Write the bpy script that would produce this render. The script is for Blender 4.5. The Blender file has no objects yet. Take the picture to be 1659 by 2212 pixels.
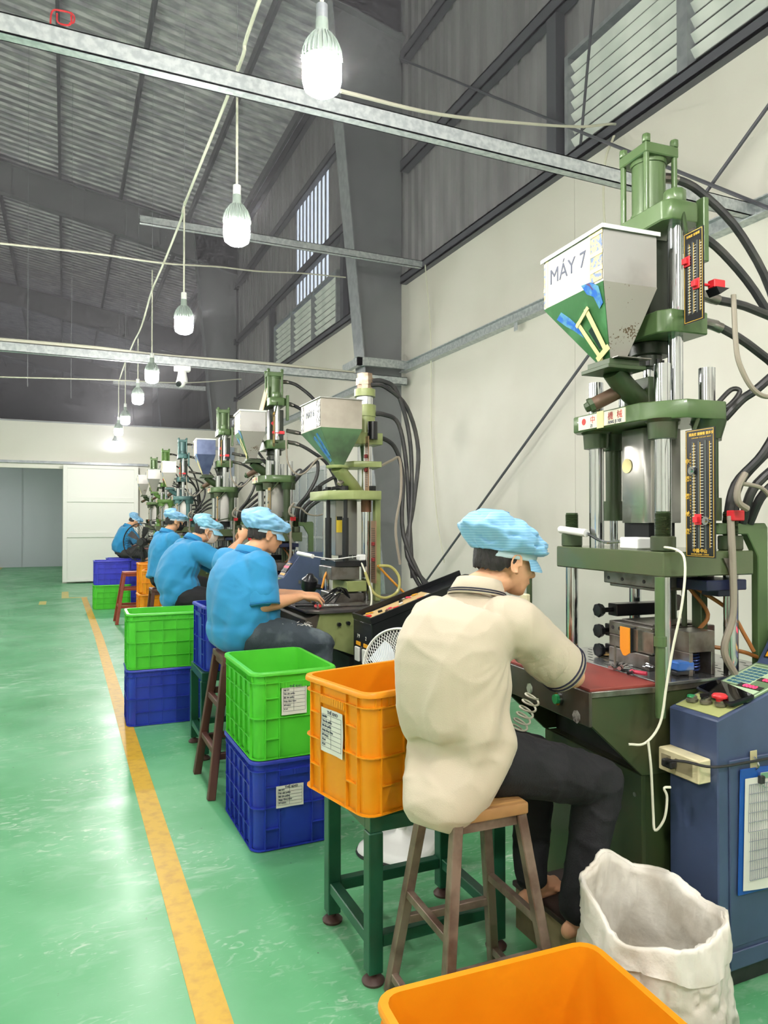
import bpy, bmesh, math, random
import numpy as np
from mathutils import Vector, Matrix, noise
from mathutils.geometry import interpolate_bezier

random.seed(7)
SC = bpy.context.scene
COL = SC.collection

# ------------------------------------------------------------------ camera
FPX, U0, V0, HOR, VPX = 1550.0, 829.5, 1106.0, 1125.0, 140.0
TH = math.atan((U0 - VPX) / FPX)
SIN, COS = math.sin(TH), math.cos(TH)
CAM_H = 1.5
cam_d = bpy.data.cameras.new('camera')
cam = bpy.data.objects.new('camera', cam_d)
COL.objects.link(cam)
cam_d.sensor_fit = 'HORIZONTAL'
cam_d.sensor_width = 36.0
cam_d.lens = 36.0 * FPX / 1659.0
cam_d.clip_start = 0.05
cam_d.clip_end = 200
cam.location = (0, 0, CAM_H)
cam.rotation_euler = (math.radians(90) + math.atan((HOR - V0) / FPX), 0, -TH)
SC.camera = cam

# ------------------------------------------------------------------ world and exposure
W = bpy.data.worlds.new('world'); SC.world = W; W.use_nodes = True
W.node_tree.nodes['Background'].inputs[0].default_value = (0.75, 0.85, 1.0, 1)
W.node_tree.nodes['Background'].inputs[1].default_value = 2.0
SC.view_settings.view_transform = 'Standard'
SC.view_settings.look = 'None'
SC.view_settings.gamma = 1.0
SC.view_settings.exposure = 0.2
SC.cycles.use_adaptive_sampling = True
SC.cycles.adaptive_threshold = 0.1
SC.cycles.adaptive_min_samples = 12
SC.cycles.max_bounces = 5
SC.cycles.diffuse_bounces = 3
SC.cycles.glossy_bounces = 3
SC.cycles.transmission_bounces = 3
SC.cycles.volume_bounces = 0
SC.cycles.sample_clamp_indirect = 4.0
LAMP_POWER = 300.0      # emission strength of a bulb's diffuser
FILL_POWER = 640.0      # same for the bulbs added as fill light


def at(u, v, d):
    a = (u - U0) / FPX
    return Vector((d * (SIN + a * COS), d * (COS - a * SIN), CAM_H + d * (HOR - v) / FPX))


def s2l(c):
    return c / 12.92 if c <= 0.04045 else ((c + 0.055) / 1.055) ** 2.4


def rgb(r, g, b):
    return (s2l(r / 255), s2l(g / 255), s2l(b / 255), 1.0)


# ------------------------------------------------------------------ materials
MATS = {}


def mat(name, col, rough=0.5, metal=0.0, col2=None, nscale=8.0, lo=0.45, hi=0.65, bump=0.0, bscale=None,
        emit=0.0, spec=0.5, coat=0.0, detail=4.0, stretch=(1, 1, 1), rough2=None, alpha=1.0, sheen=0.0, coords='Object'):
    if name in MATS:
        return MATS[name]
    m = bpy.data.materials.new(name); m.use_nodes = True
    nt = m.node_tree; p = nt.nodes['Principled BSDF']
    p.inputs['Base Color'].default_value = col
    p.inputs['Roughness'].default_value = rough
    p.inputs['Metallic'].default_value = metal
    p.inputs['Specular IOR Level'].default_value = spec
    p.inputs['Coat Weight'].default_value = coat
    p.inputs['Sheen Weight'].default_value = sheen
    p.inputs['Alpha'].default_value = alpha
    if emit:
        p.inputs['Emission Color'].default_value = col
        p.inputs['Emission Strength'].default_value = emit
    if col2 is not None or bump or rough2 is not None:
        tc = nt.nodes.new('ShaderNodeTexCoord'); mp = nt.nodes.new('ShaderNodeMapping')
        mp.inputs['Scale'].default_value = stretch
        nt.links.new(tc.outputs[coords], mp.inputs[0])
        n = nt.nodes.new('ShaderNodeTexNoise'); n.inputs['Scale'].default_value = nscale; n.inputs['Detail'].default_value = detail
        nt.links.new(mp.outputs[0], n.inputs['Vector'])
        r = nt.nodes.new('ShaderNodeValToRGB'); r.color_ramp.elements[0].position = lo; r.color_ramp.elements[1].position = hi
        r.color_ramp.elements[0].color = col; r.color_ramp.elements[1].color = col2 or col
        nt.links.new(n.outputs['Fac'], r.inputs[0])
        if col2 is not None:
            nt.links.new(r.outputs[0], p.inputs['Base Color'])
        if rough2 is not None:
            mr = nt.nodes.new('ShaderNodeMapRange'); mr.inputs[1].default_value = lo; mr.inputs[2].default_value = hi
            mr.inputs[3].default_value = rough; mr.inputs[4].default_value = rough2
            nt.links.new(n.outputs['Fac'], mr.inputs[0]); nt.links.new(mr.outputs[0], p.inputs['Roughness'])
        if bump:
            n2 = nt.nodes.new('ShaderNodeTexNoise'); n2.inputs['Scale'].default_value = bscale or nscale * 3; n2.inputs['Detail'].default_value = 5
            nt.links.new(mp.outputs[0], n2.inputs['Vector'])
            b = nt.nodes.new('ShaderNodeBump'); b.inputs['Strength'].default_value = bump; b.inputs['Distance'].default_value = 0.01
            nt.links.new(n2.outputs['Fac'], b.inputs['Height']); nt.links.new(b.outputs[0], p.inputs['Normal'])
    MATS[name] = m
    return m


def floor_material():
    m = bpy.data.materials.new('green_epoxy'); m.use_nodes = True
    nt = m.node_tree; N = nt.nodes; L = nt.links; p = N['Principled BSDF']
    tc = N.new('ShaderNodeTexCoord')

    def noi(scale, detail=5, st=(1, 1, 1), rot=0, dist=0.0):
        mp = N.new('ShaderNodeMapping'); mp.inputs['Scale'].default_value = st; mp.inputs['Rotation'].default_value = (0, 0, rot)
        L.new(tc.outputs['Object'], mp.inputs[0])
        n = N.new('ShaderNodeTexNoise'); n.inputs['Scale'].default_value = scale; n.inputs['Detail'].default_value = detail
        n.inputs['Distortion'].default_value = dist
        L.new(mp.outputs[0], n.inputs['Vector']); return n.outputs['Fac']

    def ramp(x, a, b, c0=0.0, c1=1.0):
        r = N.new('ShaderNodeMapRange'); r.inputs[1].default_value = a; r.inputs[2].default_value = b
        r.inputs[3].default_value = c0; r.inputs[4].default_value = c1
        L.new(x, r.inputs[0]); return r.outputs[0]

    def mul(a, b):
        q = N.new('ShaderNodeMath'); q.operation = 'MULTIPLY'; L.new(a, q.inputs[0]); L.new(b, q.inputs[1]); return q.outputs[0]

    def mx(a, b, f):
        q = N.new('ShaderNodeMix'); q.data_type = 'RGBA'
        L.new(f, q.inputs[0])
        for i, x in ((6, a), (7, b)):
            if isinstance(x, tuple): q.inputs[i].default_value = x
            else: L.new(x, q.inputs[i])
        return q.outputs[2]
    base = mx(rgb(80, 158, 104), rgb(108, 178, 130), ramp(noi(1.3, 6), 0.35, 0.7))
    scuff = mul(ramp(noi(5, 9, (1, 2.5, 1), 0.6, 1.2), 0.52, 0.78), ramp(noi(0.9, 4), 0.46, 0.66))
    c1 = mx(base, rgb(176, 204, 182), scuff)
    worn = mul(ramp(noi(11, 10, (1, 2.0, 1), -.4, 2.0), 0.56, 0.76), ramp(noi(1.7, 4), 0.46, 0.66))
    c2 = mx(c1, rgb(200, 215, 200), worn)
    scr = mul(ramp(noi(14, 3, (1, 22, 1), 0.5), 0.66, 0.70), ramp(noi(1.1, 2), 0.45, 0.6))
    c3 = mx(c2, rgb(170, 205, 178), scr)
    c4 = mx(c3, rgb(70, 88, 74), ramp(noi(30, 4), 0.72, 0.78))
    L.new(c4, p.inputs['Base Color'])
    L.new(ramp(noi(3, 5), 0.3, 0.7, 0.34, 0.55), p.inputs['Roughness'])
    p.inputs['Specular IOR Level'].default_value = 0.5
    p.inputs['Coat Weight'].default_value = 0.15
    p.inputs['Coat Roughness'].default_value = 0.22
    b = N.new('ShaderNodeBump'); b.inputs['Strength'].default_value = 0.12; b.inputs['Distance'].default_value = 0.01
    L.new(noi(9, 6), b.inputs['Height']); L.new(b.outputs[0], p.inputs['Normal'])
    return m


def foil_material():
    m = mat('roof_foil', rgb(182, 178, 192), 0.36, 0.25, rgb(250, 248, 252), 3.0, 0.35, 0.65, 0.9, 6.0, stretch=(1, 3, 1))
    return m


def translucent_material():
    m = bpy.data.materials.new('translucent_sheet'); m.use_nodes = True
    nt = m.node_tree; nt.nodes.clear()
    o = nt.nodes.new('ShaderNodeOutputMaterial'); t = nt.nodes.new('ShaderNodeBsdfTranslucent'); g = nt.nodes.new('ShaderNodeBsdfGlossy')
    t.inputs[0].default_value = (0.9, 0.92, 0.95, 1); g.inputs[1].default_value = 0.25
    x = nt.nodes.new('ShaderNodeMixShader'); x.inputs[0].default_value = 0.15
    nt.links.new(t.outputs[0], x.inputs[1]); nt.links.new(g.outputs[0], x.inputs[2]); nt.links.new(x.outputs[0], o.inputs[0])
    return m


M_WHITEWALL = mat('white_panel_wall', rgb(228, 224, 214), 0.55, 0, rgb(221, 216, 205), 1.2, 0.4, 0.7, 0.03, 3)
M_BACKWALL = mat('back_wall_paint', rgb(236, 234, 224), 0.6, 0, rgb(230, 227, 216), 0.8, 0.4, 0.7)
M_CLAD = mat('grey_cladding', rgb(158, 156, 160), 0.5, 0.1, rgb(136, 133, 137), 1.5, 0.35, 0.7, 0.15, 6, stretch=(1, 3, 0.4))
M_STEEL = mat('column_grey_paint', rgb(138, 140, 144), 0.45, 0.0, rgb(126, 128, 132), 2.0, 0.4, 0.7, 0.05, 20)
M_DARKSTEEL = mat('dark_purlin_steel', rgb(92, 92, 100), 0.5, 0.1)
M_GALV = mat('galvanised_steel', rgb(206, 210, 212), 0.35, 0.3, rgb(178, 184, 188), 30, 0.4, 0.6, 0.05, 60)
M_GALVD = mat('galvanised_flange', rgb(168, 172, 176), 0.4, 0.3, rgb(150, 154, 160), 12, 0.4, 0.6)
M_LOUVRE = mat('louvre_white', rgb(228, 232, 226), 0.45, 0.0, rgb(196, 204, 198), 3, 0.4, 0.7)
M_WHITE = mat('white_plastic', rgb(235, 235, 232), 0.35)
M_CORD = mat('cream_cord', rgb(222, 220, 200), 0.5)
M_BLACK = mat('black_rubber', rgb(34, 34, 36), 0.5, 0, rgb(48, 48, 48), 20, 0.4, 0.7)
M_HOSE = mat('hydraulic_rubber', rgb(46, 46, 48), 0.42, 0, rgb(70, 68, 66), 12, 0.45, 0.75)
M_CHROME = mat('chrome_rod', rgb(214, 216, 220), 0.12, 1.0, rgb(150, 140, 128), 6, 0.55, 0.8, stretch=(1, 1, 0.3), rough2=0.3)
M_RUST = mat('bare_steel', rgb(150, 146, 140), 0.35, 0.85, rgb(110, 100, 92), 14, 0.4, 0.7, 0.05, 60)
M_GREEN = mat('machine_green', rgb(88, 112, 70), 0.35, 0.05, rgb(78, 100, 62), 7, 0.35, 0.75, 0.05, 40, coat=0.3)
M_GREEND = mat('machine_dark_green', rgb(58, 74, 46), 0.4, 0.05, rgb(70, 66, 50), 5, 0.5, 0.8, 0.05, 40, coat=0.2)
M_GREENB = mat('machine_body_green', rgb(58, 72, 42), 0.4, 0.0, rgb(76, 70, 46), 2.5, 0.45, 0.75, 0.03, 30, coat=0.2)
M_GREENL = mat('machine_light_green', rgb(150, 160, 104), 0.4, 0.05, rgb(128, 138, 84), 6, 0.4, 0.75, 0.05, 40, coat=0.2)
M_TEAL = mat('machine_teal', rgb(86, 124, 122), 0.4, 0.05, rgb(70, 100, 100), 8, 0.4, 0.7)
M_HOPG = mat('hopper_green_paint', rgb(56, 108, 62), 0.35, 0.1, rgb(76, 132, 84), 6, 0.5, 0.62, 0.1, 25)
M_HOPGREY = mat('hopper_grey_sheet', rgb(166, 164, 160), 0.35, 0.3, rgb(152, 149, 144), 5, 0.5, 0.7)
M_BLUECON = mat('console_blue', rgb(72, 86, 120), 0.42, 0.0, rgb(62, 74, 104), 4, 0.4, 0.7, 0.04, 40, coat=0.15)
M_PAPER = mat('paper', rgb(220, 218, 208), 0.7)
M_TAPE = mat('masking_tape', rgb(222, 208, 150), 0.6)
M_INK = mat('dark_ink', rgb(70, 74, 92), 0.6)
M_RED = mat('red_plastic', rgb(216, 44, 52), 0.35)
M_GOLD = mat('gold_print', rgb(222, 180, 70), 0.4, 0.2)
M_BLK = mat('black_panel', rgb(24, 25, 28), 0.3, 0.0)
M_WOOD = mat('worn_seat_wood', rgb(196, 150, 92), 0.55, 0, rgb(140, 100, 62), 3, 0.4, 0.65, 0.2, 30, stretch=(1, 9, 1))
M_DWOOD = mat('dark_brown_wood', rgb(86, 50, 40), 0.5, 0, rgb(68, 38, 32), 4, 0.4, 0.7, stretch=(1, 1, 0.2))
M_RWOOD = mat('red_brown_wood', rgb(150, 66, 44), 0.5, 0, rgb(124, 52, 36), 4, 0.4, 0.7)
M_STOOLM = mat('scuffed_stool_metal', rgb(140, 122, 108), 0.45, 0.35, rgb(96, 74, 62), 9, 0.42, 0.66, 0.15, 40)
M_TGREEN = mat('table_dark_green', rgb(30, 86, 62), 0.35, 0.05, rgb(24, 70, 50), 6, 0.4, 0.7, coat=0.2)
M_GLOW = mat('lamp_glow', (1.0, 0.97, 0.93, 1), 0.5, emit=LAMP_POWER)
M_GLOWFILL = mat('lamp_glow_hall', (1.0, 0.97, 0.93, 1), 0.5, emit=FILL_POWER)
M_LAMPBODY = mat('lamp_heatsink', rgb(150, 164, 154), 0.4)
M_MAT = mat('red_brown_mat', rgb(142, 62, 54), 0.5, 0, rgb(128, 54, 48), 5, 0.4, 0.7)
M_YEL = mat('yellow_paint', rgb(206, 164, 34), 0.45, 0, rgb(186, 144, 36), 18, 0.45, 0.7)
M_YELF = mat('faded_yellow_paint', rgb(206, 184, 92), 0.45, 0, rgb(170, 180, 110), 14, 0.4, 0.62)


# ------------------------------------------------------------------ tagging
def tag(o, label=None, cat=None, group=None, kind=None):
    if label: o['label'] = label
    if cat: o['category'] = cat
    if group: o['group'] = group
    if kind: o['kind'] = kind
    return o


def thing(name, label, cat, loc=(0, 0, 0), rz=0.0, group=None, scale=1.0):
    o = bpy.data.objects.new(name, None); COL.objects.link(o)
    o.location = loc; o.rotation_euler = (0, 0, rz); o.scale = (scale,) * 3
    o.empty_display_size = 0.05
    return tag(o, label, cat, group)


def dup(o, parent=None):
    c = o.copy(); COL.objects.link(c)
    c.parent = parent
    for ch in list(o.children):
        dup(ch, c)
    return c


# ------------------------------------------------------------------ mesh builder
def frame(d):
    d = Vector(d).normalized()
    a = Vector((0, 0, 1)) if abs(d.z) < 0.9 else Vector((1, 0, 0))
    x = d.cross(a).normalized(); y = d.cross(x).normalized()
    return x, y, d


def smooth_path(pts, n=6):
    P = [Vector(p) for p in pts]
    if len(P) < 3: return P
    out = []
    for i in range(len(P) - 1):
        p0 = P[i - 1] if i else P[0] * 2 - P[1]
        p1, p2 = P[i], P[i + 1]
        p3 = P[i + 2] if i + 2 < len(P) else P[-1] * 2 - P[-2]
        for k in range(n):
            t = k / n
            out.append(0.5 * ((2 * p1) + (p2 - p0) * t + (2 * p0 - 5 * p1 + 4 * p2 - p3) * t * t + (3 * p1 - p0 - 3 * p2 + p3) * t ** 3))
    out.append(P[-1])
    return out


class MB:
    def __init__(s, xf=None):
        s.v = []; s.f = []; s.xf = xf

    def add(s, vs, fs):
        b = len(s.v)
        s.v += [Vector(p) for p in vs]
        s.f += [tuple(b + i for i in f) for f in fs]
        return s

    def box(s, x0, x1, y0, y1, z0, z1, M=None):
        vs = [Vector((x, y, z)) for z in (z0, z1) for x, y in ((x0, y0), (x1, y0), (x1, y1), (x0, y1))]
        if M is not None: vs = [M @ p for p in vs]
        return s.add(vs, [(3, 2, 1, 0), (4, 5, 6, 7), (0, 1, 5, 4), (1, 2, 6, 5), (2, 3, 7, 6), (3, 0, 4, 7)])

    def bar(s, p0, p1, w, h, up=(0, 0, 1)):
        p0, p1 = Vector(p0), Vector(p1); d = (p1 - p0).normalized(); u = Vector(up)
        if abs(d.dot(u)) > 0.98: u = Vector((1, 0, 0))
        x = d.cross(u).normalized(); y = x.cross(d).normalized()
        vs = []
        for p in (p0, p1):
            for a, b in ((-1, -1), (1, -1), (1, 1), (-1, 1)):
                vs.append(p + x * a * w / 2 + y * b * h / 2)
        return s.add(vs, [(3, 2, 1, 0), (4, 5, 6, 7), (0, 1, 5, 4), (1, 2, 6, 5), (2, 3, 7, 6), (3, 0, 4, 7)])

    def cyl(s, p0, p1, r0, r1=None, n=16, caps=True):
        r1 = r0 if r1 is None else r1
        p0, p1 = Vector(p0), Vector(p1); x, y, d = frame(p1 - p0)
        vs = []
        for p, r in ((p0, r0), (p1, r1)):
            for i in range(n):
                a = 2 * math.pi * i / n
                vs.append(p + x * math.cos(a) * r + y * math.sin(a) * r)
        fs = [(i, (i + 1) % n, n + (i + 1) % n, n + i) for i in range(n)]
        if caps: fs += [tuple(range(n - 1, -1, -1)), tuple(range(n, 2 * n))]
        return s.add(vs, fs)

    def rings(s, rings, caps=True, closed=False):
        n = len(rings[0]); vs = [p for r in rings for p in r]; fs = []
        m = len(rings)
        for k in range(m if closed else m - 1):
            k2 = (k + 1) % m
            for i in range(n):
                fs.append((k * n + i, k * n + (i + 1) % n, k2 * n + (i + 1) % n, k2 * n + i))
        if caps and not closed:
            fs += [tuple(range(n - 1, -1, -1)), tuple(range((m - 1) * n, m * n))]
        return s.add(vs, fs)

    def tube(s, pts, r, n=8, smooth=5, caps=True, closed=False):
        P = smooth_path(pts, smooth) if smooth and not closed else [Vector(p) for p in pts]
        R = r if callable(r) else (lambda t: r)
        d0 = (P[1] - P[0]); x, y, d = frame(d0); rs = []
        m = len(P)
        for i, p in enumerate(P):
            if closed: t = (P[(i + 1) % m] - P[i - 1])
            else: t = (P[min(i + 1, m - 1)] - P[max(i - 1, 0)])
            if t.length < 1e-9: t = d
            t = t.normalized()
            q = d.rotation_difference(t); x = q @ x; y = q @ y; d = t
            rr = R(i / (m - 1))
            rs.append([p + x * math.cos(2 * math.pi * k / n) * rr + y * math.sin(2 * math.pi * k / n) * rr for k in range(n)])
        return s.rings(rs, caps, closed)

    def prism(s, poly, axis, a, b):
        """poly of 2-D points extruded along an axis; axis 'z': (x,y); 'y': (x,z); 'x': (y,z)."""
        def P(p, t):
            return {'z': (p[0], p[1], t), 'y': (p[0], t, p[1]), 'x': (t, p[0], p[1])}[axis]
        n = len(poly)
        return s.add([P(p, a) for p in poly] + [P(p, b) for p in poly],
                     [tuple(range(n - 1, -1, -1)), tuple(range(n, 2 * n))] + [(i, (i + 1) % n, n + (i + 1) % n, n + i) for i in range(n)])

    def lathe(s, prof, c=(0, 0, 0), n=24, ax=None):
        c = Vector(c); x, y, d = frame(ax or (0, 0, 1))
        rs = [[c + d * z + x * math.cos(2 * math.pi * k / n) * max(r, 1e-4) + y * math.sin(2 * math.pi * k / n) * max(r, 1e-4) for k in range(n)] for r, z in prof]
        return s.rings(rs)

    def ell(s, c, rx, ry, rz, M=None, n=14, m=9):
        c = Vector(c); rs = []
        for j in range(1, m):
            t = math.pi * j / m
            r = []
            for i in range(n):
                a = 2 * math.pi * i / n
                q = Vector((rx * math.sin(t) * math.cos(a), ry * math.sin(t) * math.sin(a), rz * math.cos(t)))
                r.append(c + (M @ q if M is not None else q))
            rs.append(r)
        return s.rings(rs)

    def build(s, name, m, parent=None, bev=0.0, smooth=True, ang=35, kind=None, seg=1):
        me = bpy.data.meshes.new(name)
        V = s.v
        if s.xf: V = [s.xf(p) for p in V]
        me.from_pydata([tuple(p) for p in V], [], s.f)
        bm = bmesh.new(); bm.from_mesh(me)
        bmesh.ops.recalc_face_normals(bm, faces=bm.faces)
        if bev:
            es = [e for e in bm.edges if len(e.link_faces) == 2 and e.calc_face_angle(0) > math.radians(32)]
            try:
                bmesh.ops.bevel(bm, geom=es, offset=bev, segments=seg, affect='EDGES', profile=0.6, clamp_overlap=True)
            except Exception:
                pass
        bm.to_mesh(me); bm.free()
        if smooth:
            me.shade_smooth()
            me.set_sharp_from_angle(angle=math.radians(ang))
        me.materials.append(m)
        o = bpy.data.objects.new(name, me); COL.objects.link(o)
        if parent is not None: o.parent = parent
        if kind: o['kind'] = kind
        return o


def struct(name, mb, m, **k):
    o = mb.build(name, m, **k); o['kind'] = 'structure'; return o


def text(name, body, size, M, m, parent=None, ext=0.0008, align='CENTER', bold=0.0, sx=1.0):
    cu = bpy.data.curves.new(name, 'FONT'); cu.body = body; cu.size = size; cu.extrude = ext
    cu.align_x = align; cu.align_y = 'CENTER'; cu.offset = bold; cu.resolution_u = 2
    t = bpy.data.objects.new(name, cu); COL.objects.link(t)
    dg = bpy.context.evaluated_depsgraph_get()
    me = bpy.data.meshes.new_from_object(t.evaluated_get(dg)); me.name = name
    bpy.data.objects.remove(t)
    me.transform(M @ Matrix.Diagonal((sx, 1, 1, 1)))
    me.materials.clear(); me.materials.append(m)
    o = bpy.data.objects.new(name, me); COL.objects.link(o)
    if parent is not None: o.parent = parent
    return o


def plane_M(origin, right, up):
    r = Vector(right).normalized(); u = Vector(up).normalized(); n = r.cross(u)
    return Matrix(((r.x, u.x, n.x, origin[0]), (r.y, u.y, n.y, origin[1]), (r.z, u.z, n.z, origin[2]), (0, 0, 0, 1)))
# ================================================================== the hall
XW, YB, COLY = 4.2, 18.9, 8.82          # right wall, back wall, first column
X0, Y0, Y1 = -9.0, -4.0, 46.0
Z_PANEL, Z_EAVE, SLOPE = 4.74, 9.25, 0.17


def zroof(x): return Z_EAVE + (XW - x) * SLOPE


M_FLOOR = floor_material()
M_FOIL = foil_material()
M_TRANS = translucent_material()
struct('floor', MB().box(X0, XW + 0.3, Y0, Y1, -0.1, 0), M_FLOOR, smooth=False)
struct('trim_1', MB().prism([(0.37, Y0), (0.475, Y0), (0.46, 10.0), (0.40, 15.2), (0.30, 15.2), (0.36, 10)], 'z', 0.0005, 0.002), M_YEL, smooth=False)
struct('trim_2', MB().box(-0.05, 0.42, 15.2, 15.33, 0.0005, 0.002).box(-0.05, 0.08, 15.33, 16.6, 0.0005, 0.002)
       .box(-0.42, -0.3, 14.2, 14.8, 0.0005, 0.002), M_YELF, smooth=False)
struct('trim_3', MB().box(-1.95, -1.8, 9.5, 30, 0.0005, 0.002).box(-2.6, -1.95, 14.4, 14.55, 0.0005, 0.002), M_YELF, smooth=False)

# white lower wall panels along the right wall
mb = MB(); y = Y0
while y < Y1:
    y2 = min(y + 4.6, Y1)
    mb.box(XW, XW + 0.08, y + 0.002, y2 - 0.002, 0, Z_PANEL)
    y = y2
struct('wall_right', mb, M_WHITEWALL, smooth=False)


def corr_wall(mb, y0, y1, z0, z1, x=XW + 0.06, pitch=0.2, dep=0.03):
    n = int((y1 - y0) / pitch); ys = []
    for i in range(n):
        a = y0 + i * pitch
        ys += [(a, 0), (a + pitch * .35, 0), (a + pitch * .5, dep), (a + pitch * .85, dep)]
    ys.append((y1, 0))
    vs = [(x - d, yy, z) for z in (z0, z1) for yy, d in ys]; k = len(ys)
    mb.add(vs, [(i, i + 1, k + i + 1, k + i) for i in range(k - 1)])
    return mb


LV = [(-4.0, 5.3), (11.35, 15.33)]
mb = MB(); zl = 5.72
corr_wall(mb, Y0, 5.3, zl, Z_EAVE); corr_wall(mb, 5.3, 11.35, Z_PANEL, Z_EAVE)
corr_wall(mb, 11.35, 12.0, zl, Z_EAVE); corr_wall(mb, 14.0, 15.33, zl, Z_EAVE)
corr_wall(mb, 12.0, 14.0, 7.8, Z_EAVE)
corr_wall(mb, 15.33, Y1, Z_PANEL, Z_EAVE)
struct('wall_right_cladding', mb, M_CLAD, smooth=False)
for i in range(9):
    y = 12.0 + i * 0.222
    struct('window_%d' % (i + 10), corr_wall(MB(), y, y + 0.06, zl, 7.8, pitch=0.06, dep=0.02), M_TRANS, smooth=False)
    struct('trim_%d' % (90 + i), corr_wall(MB(), y + .06, y + 0.222, zl, 7.8, pitch=0.081, dep=0.03), M_CLAD, smooth=False)

# louvred windows high in the wall: a frame and single slats
wn = 0
for ya, yb in ((3.93, 5.3), (2.56, 3.93), (1.19, 2.56), (13.99, 15.33), (12.67, 13.99), (11.35, 12.67)):
    wn += 1
    z0, z1 = Z_PANEL + 0.06, zl
    fr = struct('window_%d' % wn, MB().box(XW - 0.03, XW + 0.06, ya, ya + 0.05, z0 - .05, z1 + 0.03).box(XW - 0.03, XW + 0.06, yb - 0.05, yb, z0 - .05, z1 + 0.03)
                .box(XW - 0.03, XW + 0.06, ya + .05, yb - .05, z1, z1 + 0.04).box(XW - 0.03, XW + 0.06, ya + .05, yb - .05, z0 - 0.05, z0), M_GALVD, smooth=False)
    ns = 8
    sl0 = None
    for k in range(ns):
        zc = z0 + (z1 - z0) * (k + 0.5) / ns; h = (z1 - z0) / ns
        if sl0 is None:
            sl0 = MB().add([(XW + 0.045, ya + .05, -h * .48), (XW + 0.045, yb - .05, -h * .48), (XW, yb - .05, h * .04), (XW, ya + .05, h * .04),
                            (XW + 0.053, ya + .05, -h * .48), (XW + 0.053, yb - .05, -h * .48), (XW + .004, yb - .05, h * .07), (XW + .004, ya + .05, h * .07)],
                           [(0, 1, 2, 3), (7, 6, 5, 4), (0, 4, 5, 1), (2, 6, 7, 3)]).build('slat', M_LOUVRE, fr, smooth=False)
            sl0.location.z = zc
        else:
            c = sl0.copy(); COL.objects.link(c); c.location.z = zc
# outer backing so that only a little daylight gets between the slats
struct('trim_4', MB().box(XW + 0.1, XW + 0.12, Y0, 5.4, Z_PANEL - .2, zl + .2).box(XW + 0.1, XW + 0.12, 11.2, 15.5, Z_PANEL - .2, zl - .02), M_CLAD, smooth=False)
# horizontal girts and the dark angle over the white panels
tn = 5
for z, w in ((Z_PANEL, 0.11), (6.28, 0.15), (7.77, 0.15), (9.1, 0.2)):
    for a, b in ((Y0, COLY - 0.12), (COLY + 0.12, YB - 0.1), (YB + 0.1, Y1)):
        struct('trim_%d' % tn, MB().box(XW - 0.09, XW + 0.02, a, b, z - w / 2, z - w / 2 + 0.02).box(XW - 0.09, XW - 0.075, a, b, z - w / 2, z + w / 2).box(XW - 0.09, XW + 0.02, a, b, z + w / 2 - .02, z + w / 2), M_DARKSTEEL, smooth=False)
        tn += 1
for y in (5.36, 10.9, 15.4):
    struct('trim_%d' % tn, MB().box(XW - 0.08, XW + 0.02, y, y + 0.14, Z_PANEL, 6.28), M_DARKSTEEL, smooth=False); tn += 1
# galvanised channel along the white wall at 3.5 m, with small brackets
for a, b in ((Y0, COLY - 0.1), (COLY + 0.2, 18.8)):
    mb = MB().box(XW - 0.06, XW, a, b, 3.49, 3.60).box(XW - 0.10, XW - 0.06, a, b, 3.59, 3.60).box(XW - 0.10, XW - 0.06, a, b, 3.49, 3.50)
    for k in range(5):
        yy = a + 1.3 + k * 2.9
        if yy < b: mb.box(XW - 0.07, XW - 0.065, yy, yy + 0.06, 3.41, 3.5)
    struct('trim_%d' % tn, mb, M_GALV, smooth=False); tn += 1
struct('trim_%d' % tn, MB().box(3.42, 3.48, COLY - .32, COLY + 0.25, 3.50, 3.60).box(3.42, XW - .05, COLY - .32, COLY - .27, 3.50, 3.60).box(3.40, XW, COLY - .33, COLY - .20, 3.598, 3.604), M_GALV, smooth=False); tn += 1


# tapered steel columns and rafters
def column(n, y):
    xa, xb = 3.99 - 0.06, 3.02
    mb = MB().prism([(xa, 0), (XW - 0.02, 0), (XW - 0.02, zroof(XW) - .1), (xb, zroof(xb) - .1)], 'y', y - 0.006, y + 0.006)
    struct('trim_%d' % n, mb, M_STEEL, smooth=False)
    mb = MB().prism([(xa - .012, 0), (xa, 0), (xb, zroof(xb) - .1), (xb - .012, zroof(xb) - .1)], 'y', y - 0.16, y + 0.16)
    struct('trim_%d' % (n + 1), mb, M_GALVD, smooth=False)
    zr = lambda x: zroof(x) - 0.22
    mb = MB().prism([(XW, zr(XW)), (XW, zr(XW) - 0.95), (-3.0, zr(-3.0) - 0.62), (X0, zr(X0) - 0.62), (X0, zr(X0))], 'y', y - 0.006, y + 0.006)
    mb.prism([(XW, zr(XW) - 0.95), (XW, zr(XW) - 0.97), (-3.0, zr(-3.0) - 0.64), (X0, zr(X0) - 0.64), (X0, zr(X0) - .62), (-3.0, zr(-3.0) - 0.62)], 'y', y - 0.11, y + 0.11)
    mb.prism([(XW, zr(XW)), (XW, zr(XW) + 0.02), (X0, zr(X0) + 0.02), (X0, zr(X0))], 'y', y - 0.11, y + 0.11)
    for x in (2.2, 0.4, -1.2, -3.0, -5.0, -7.0):
        mb.box(x, x + 0.01, y - 0.08, y + 0.08, zr(x) - 0.75, zr(x))
    struct('trim_%d' % (n + 2), mb, M_STEEL, smooth=False)


for i, y in enumerate((-1.3, COLY, YB + 0.25, 29.2, 39.4)):
    column(40 + i * 3, y)

# corrugated roof lined with foil, and purlins
def rprof(y0, y1, pitch=0.26, dep=0.05):
    ys = []; n = int((y1 - y0) / pitch)
    for i in range(n):
        a = y0 + i * pitch
        ys += [(a, 0), (a + pitch * .55, 0), (a + pitch * .66, dep), (a + pitch * .9, dep)]
    ys.append((y1, 0)); return ys


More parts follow.
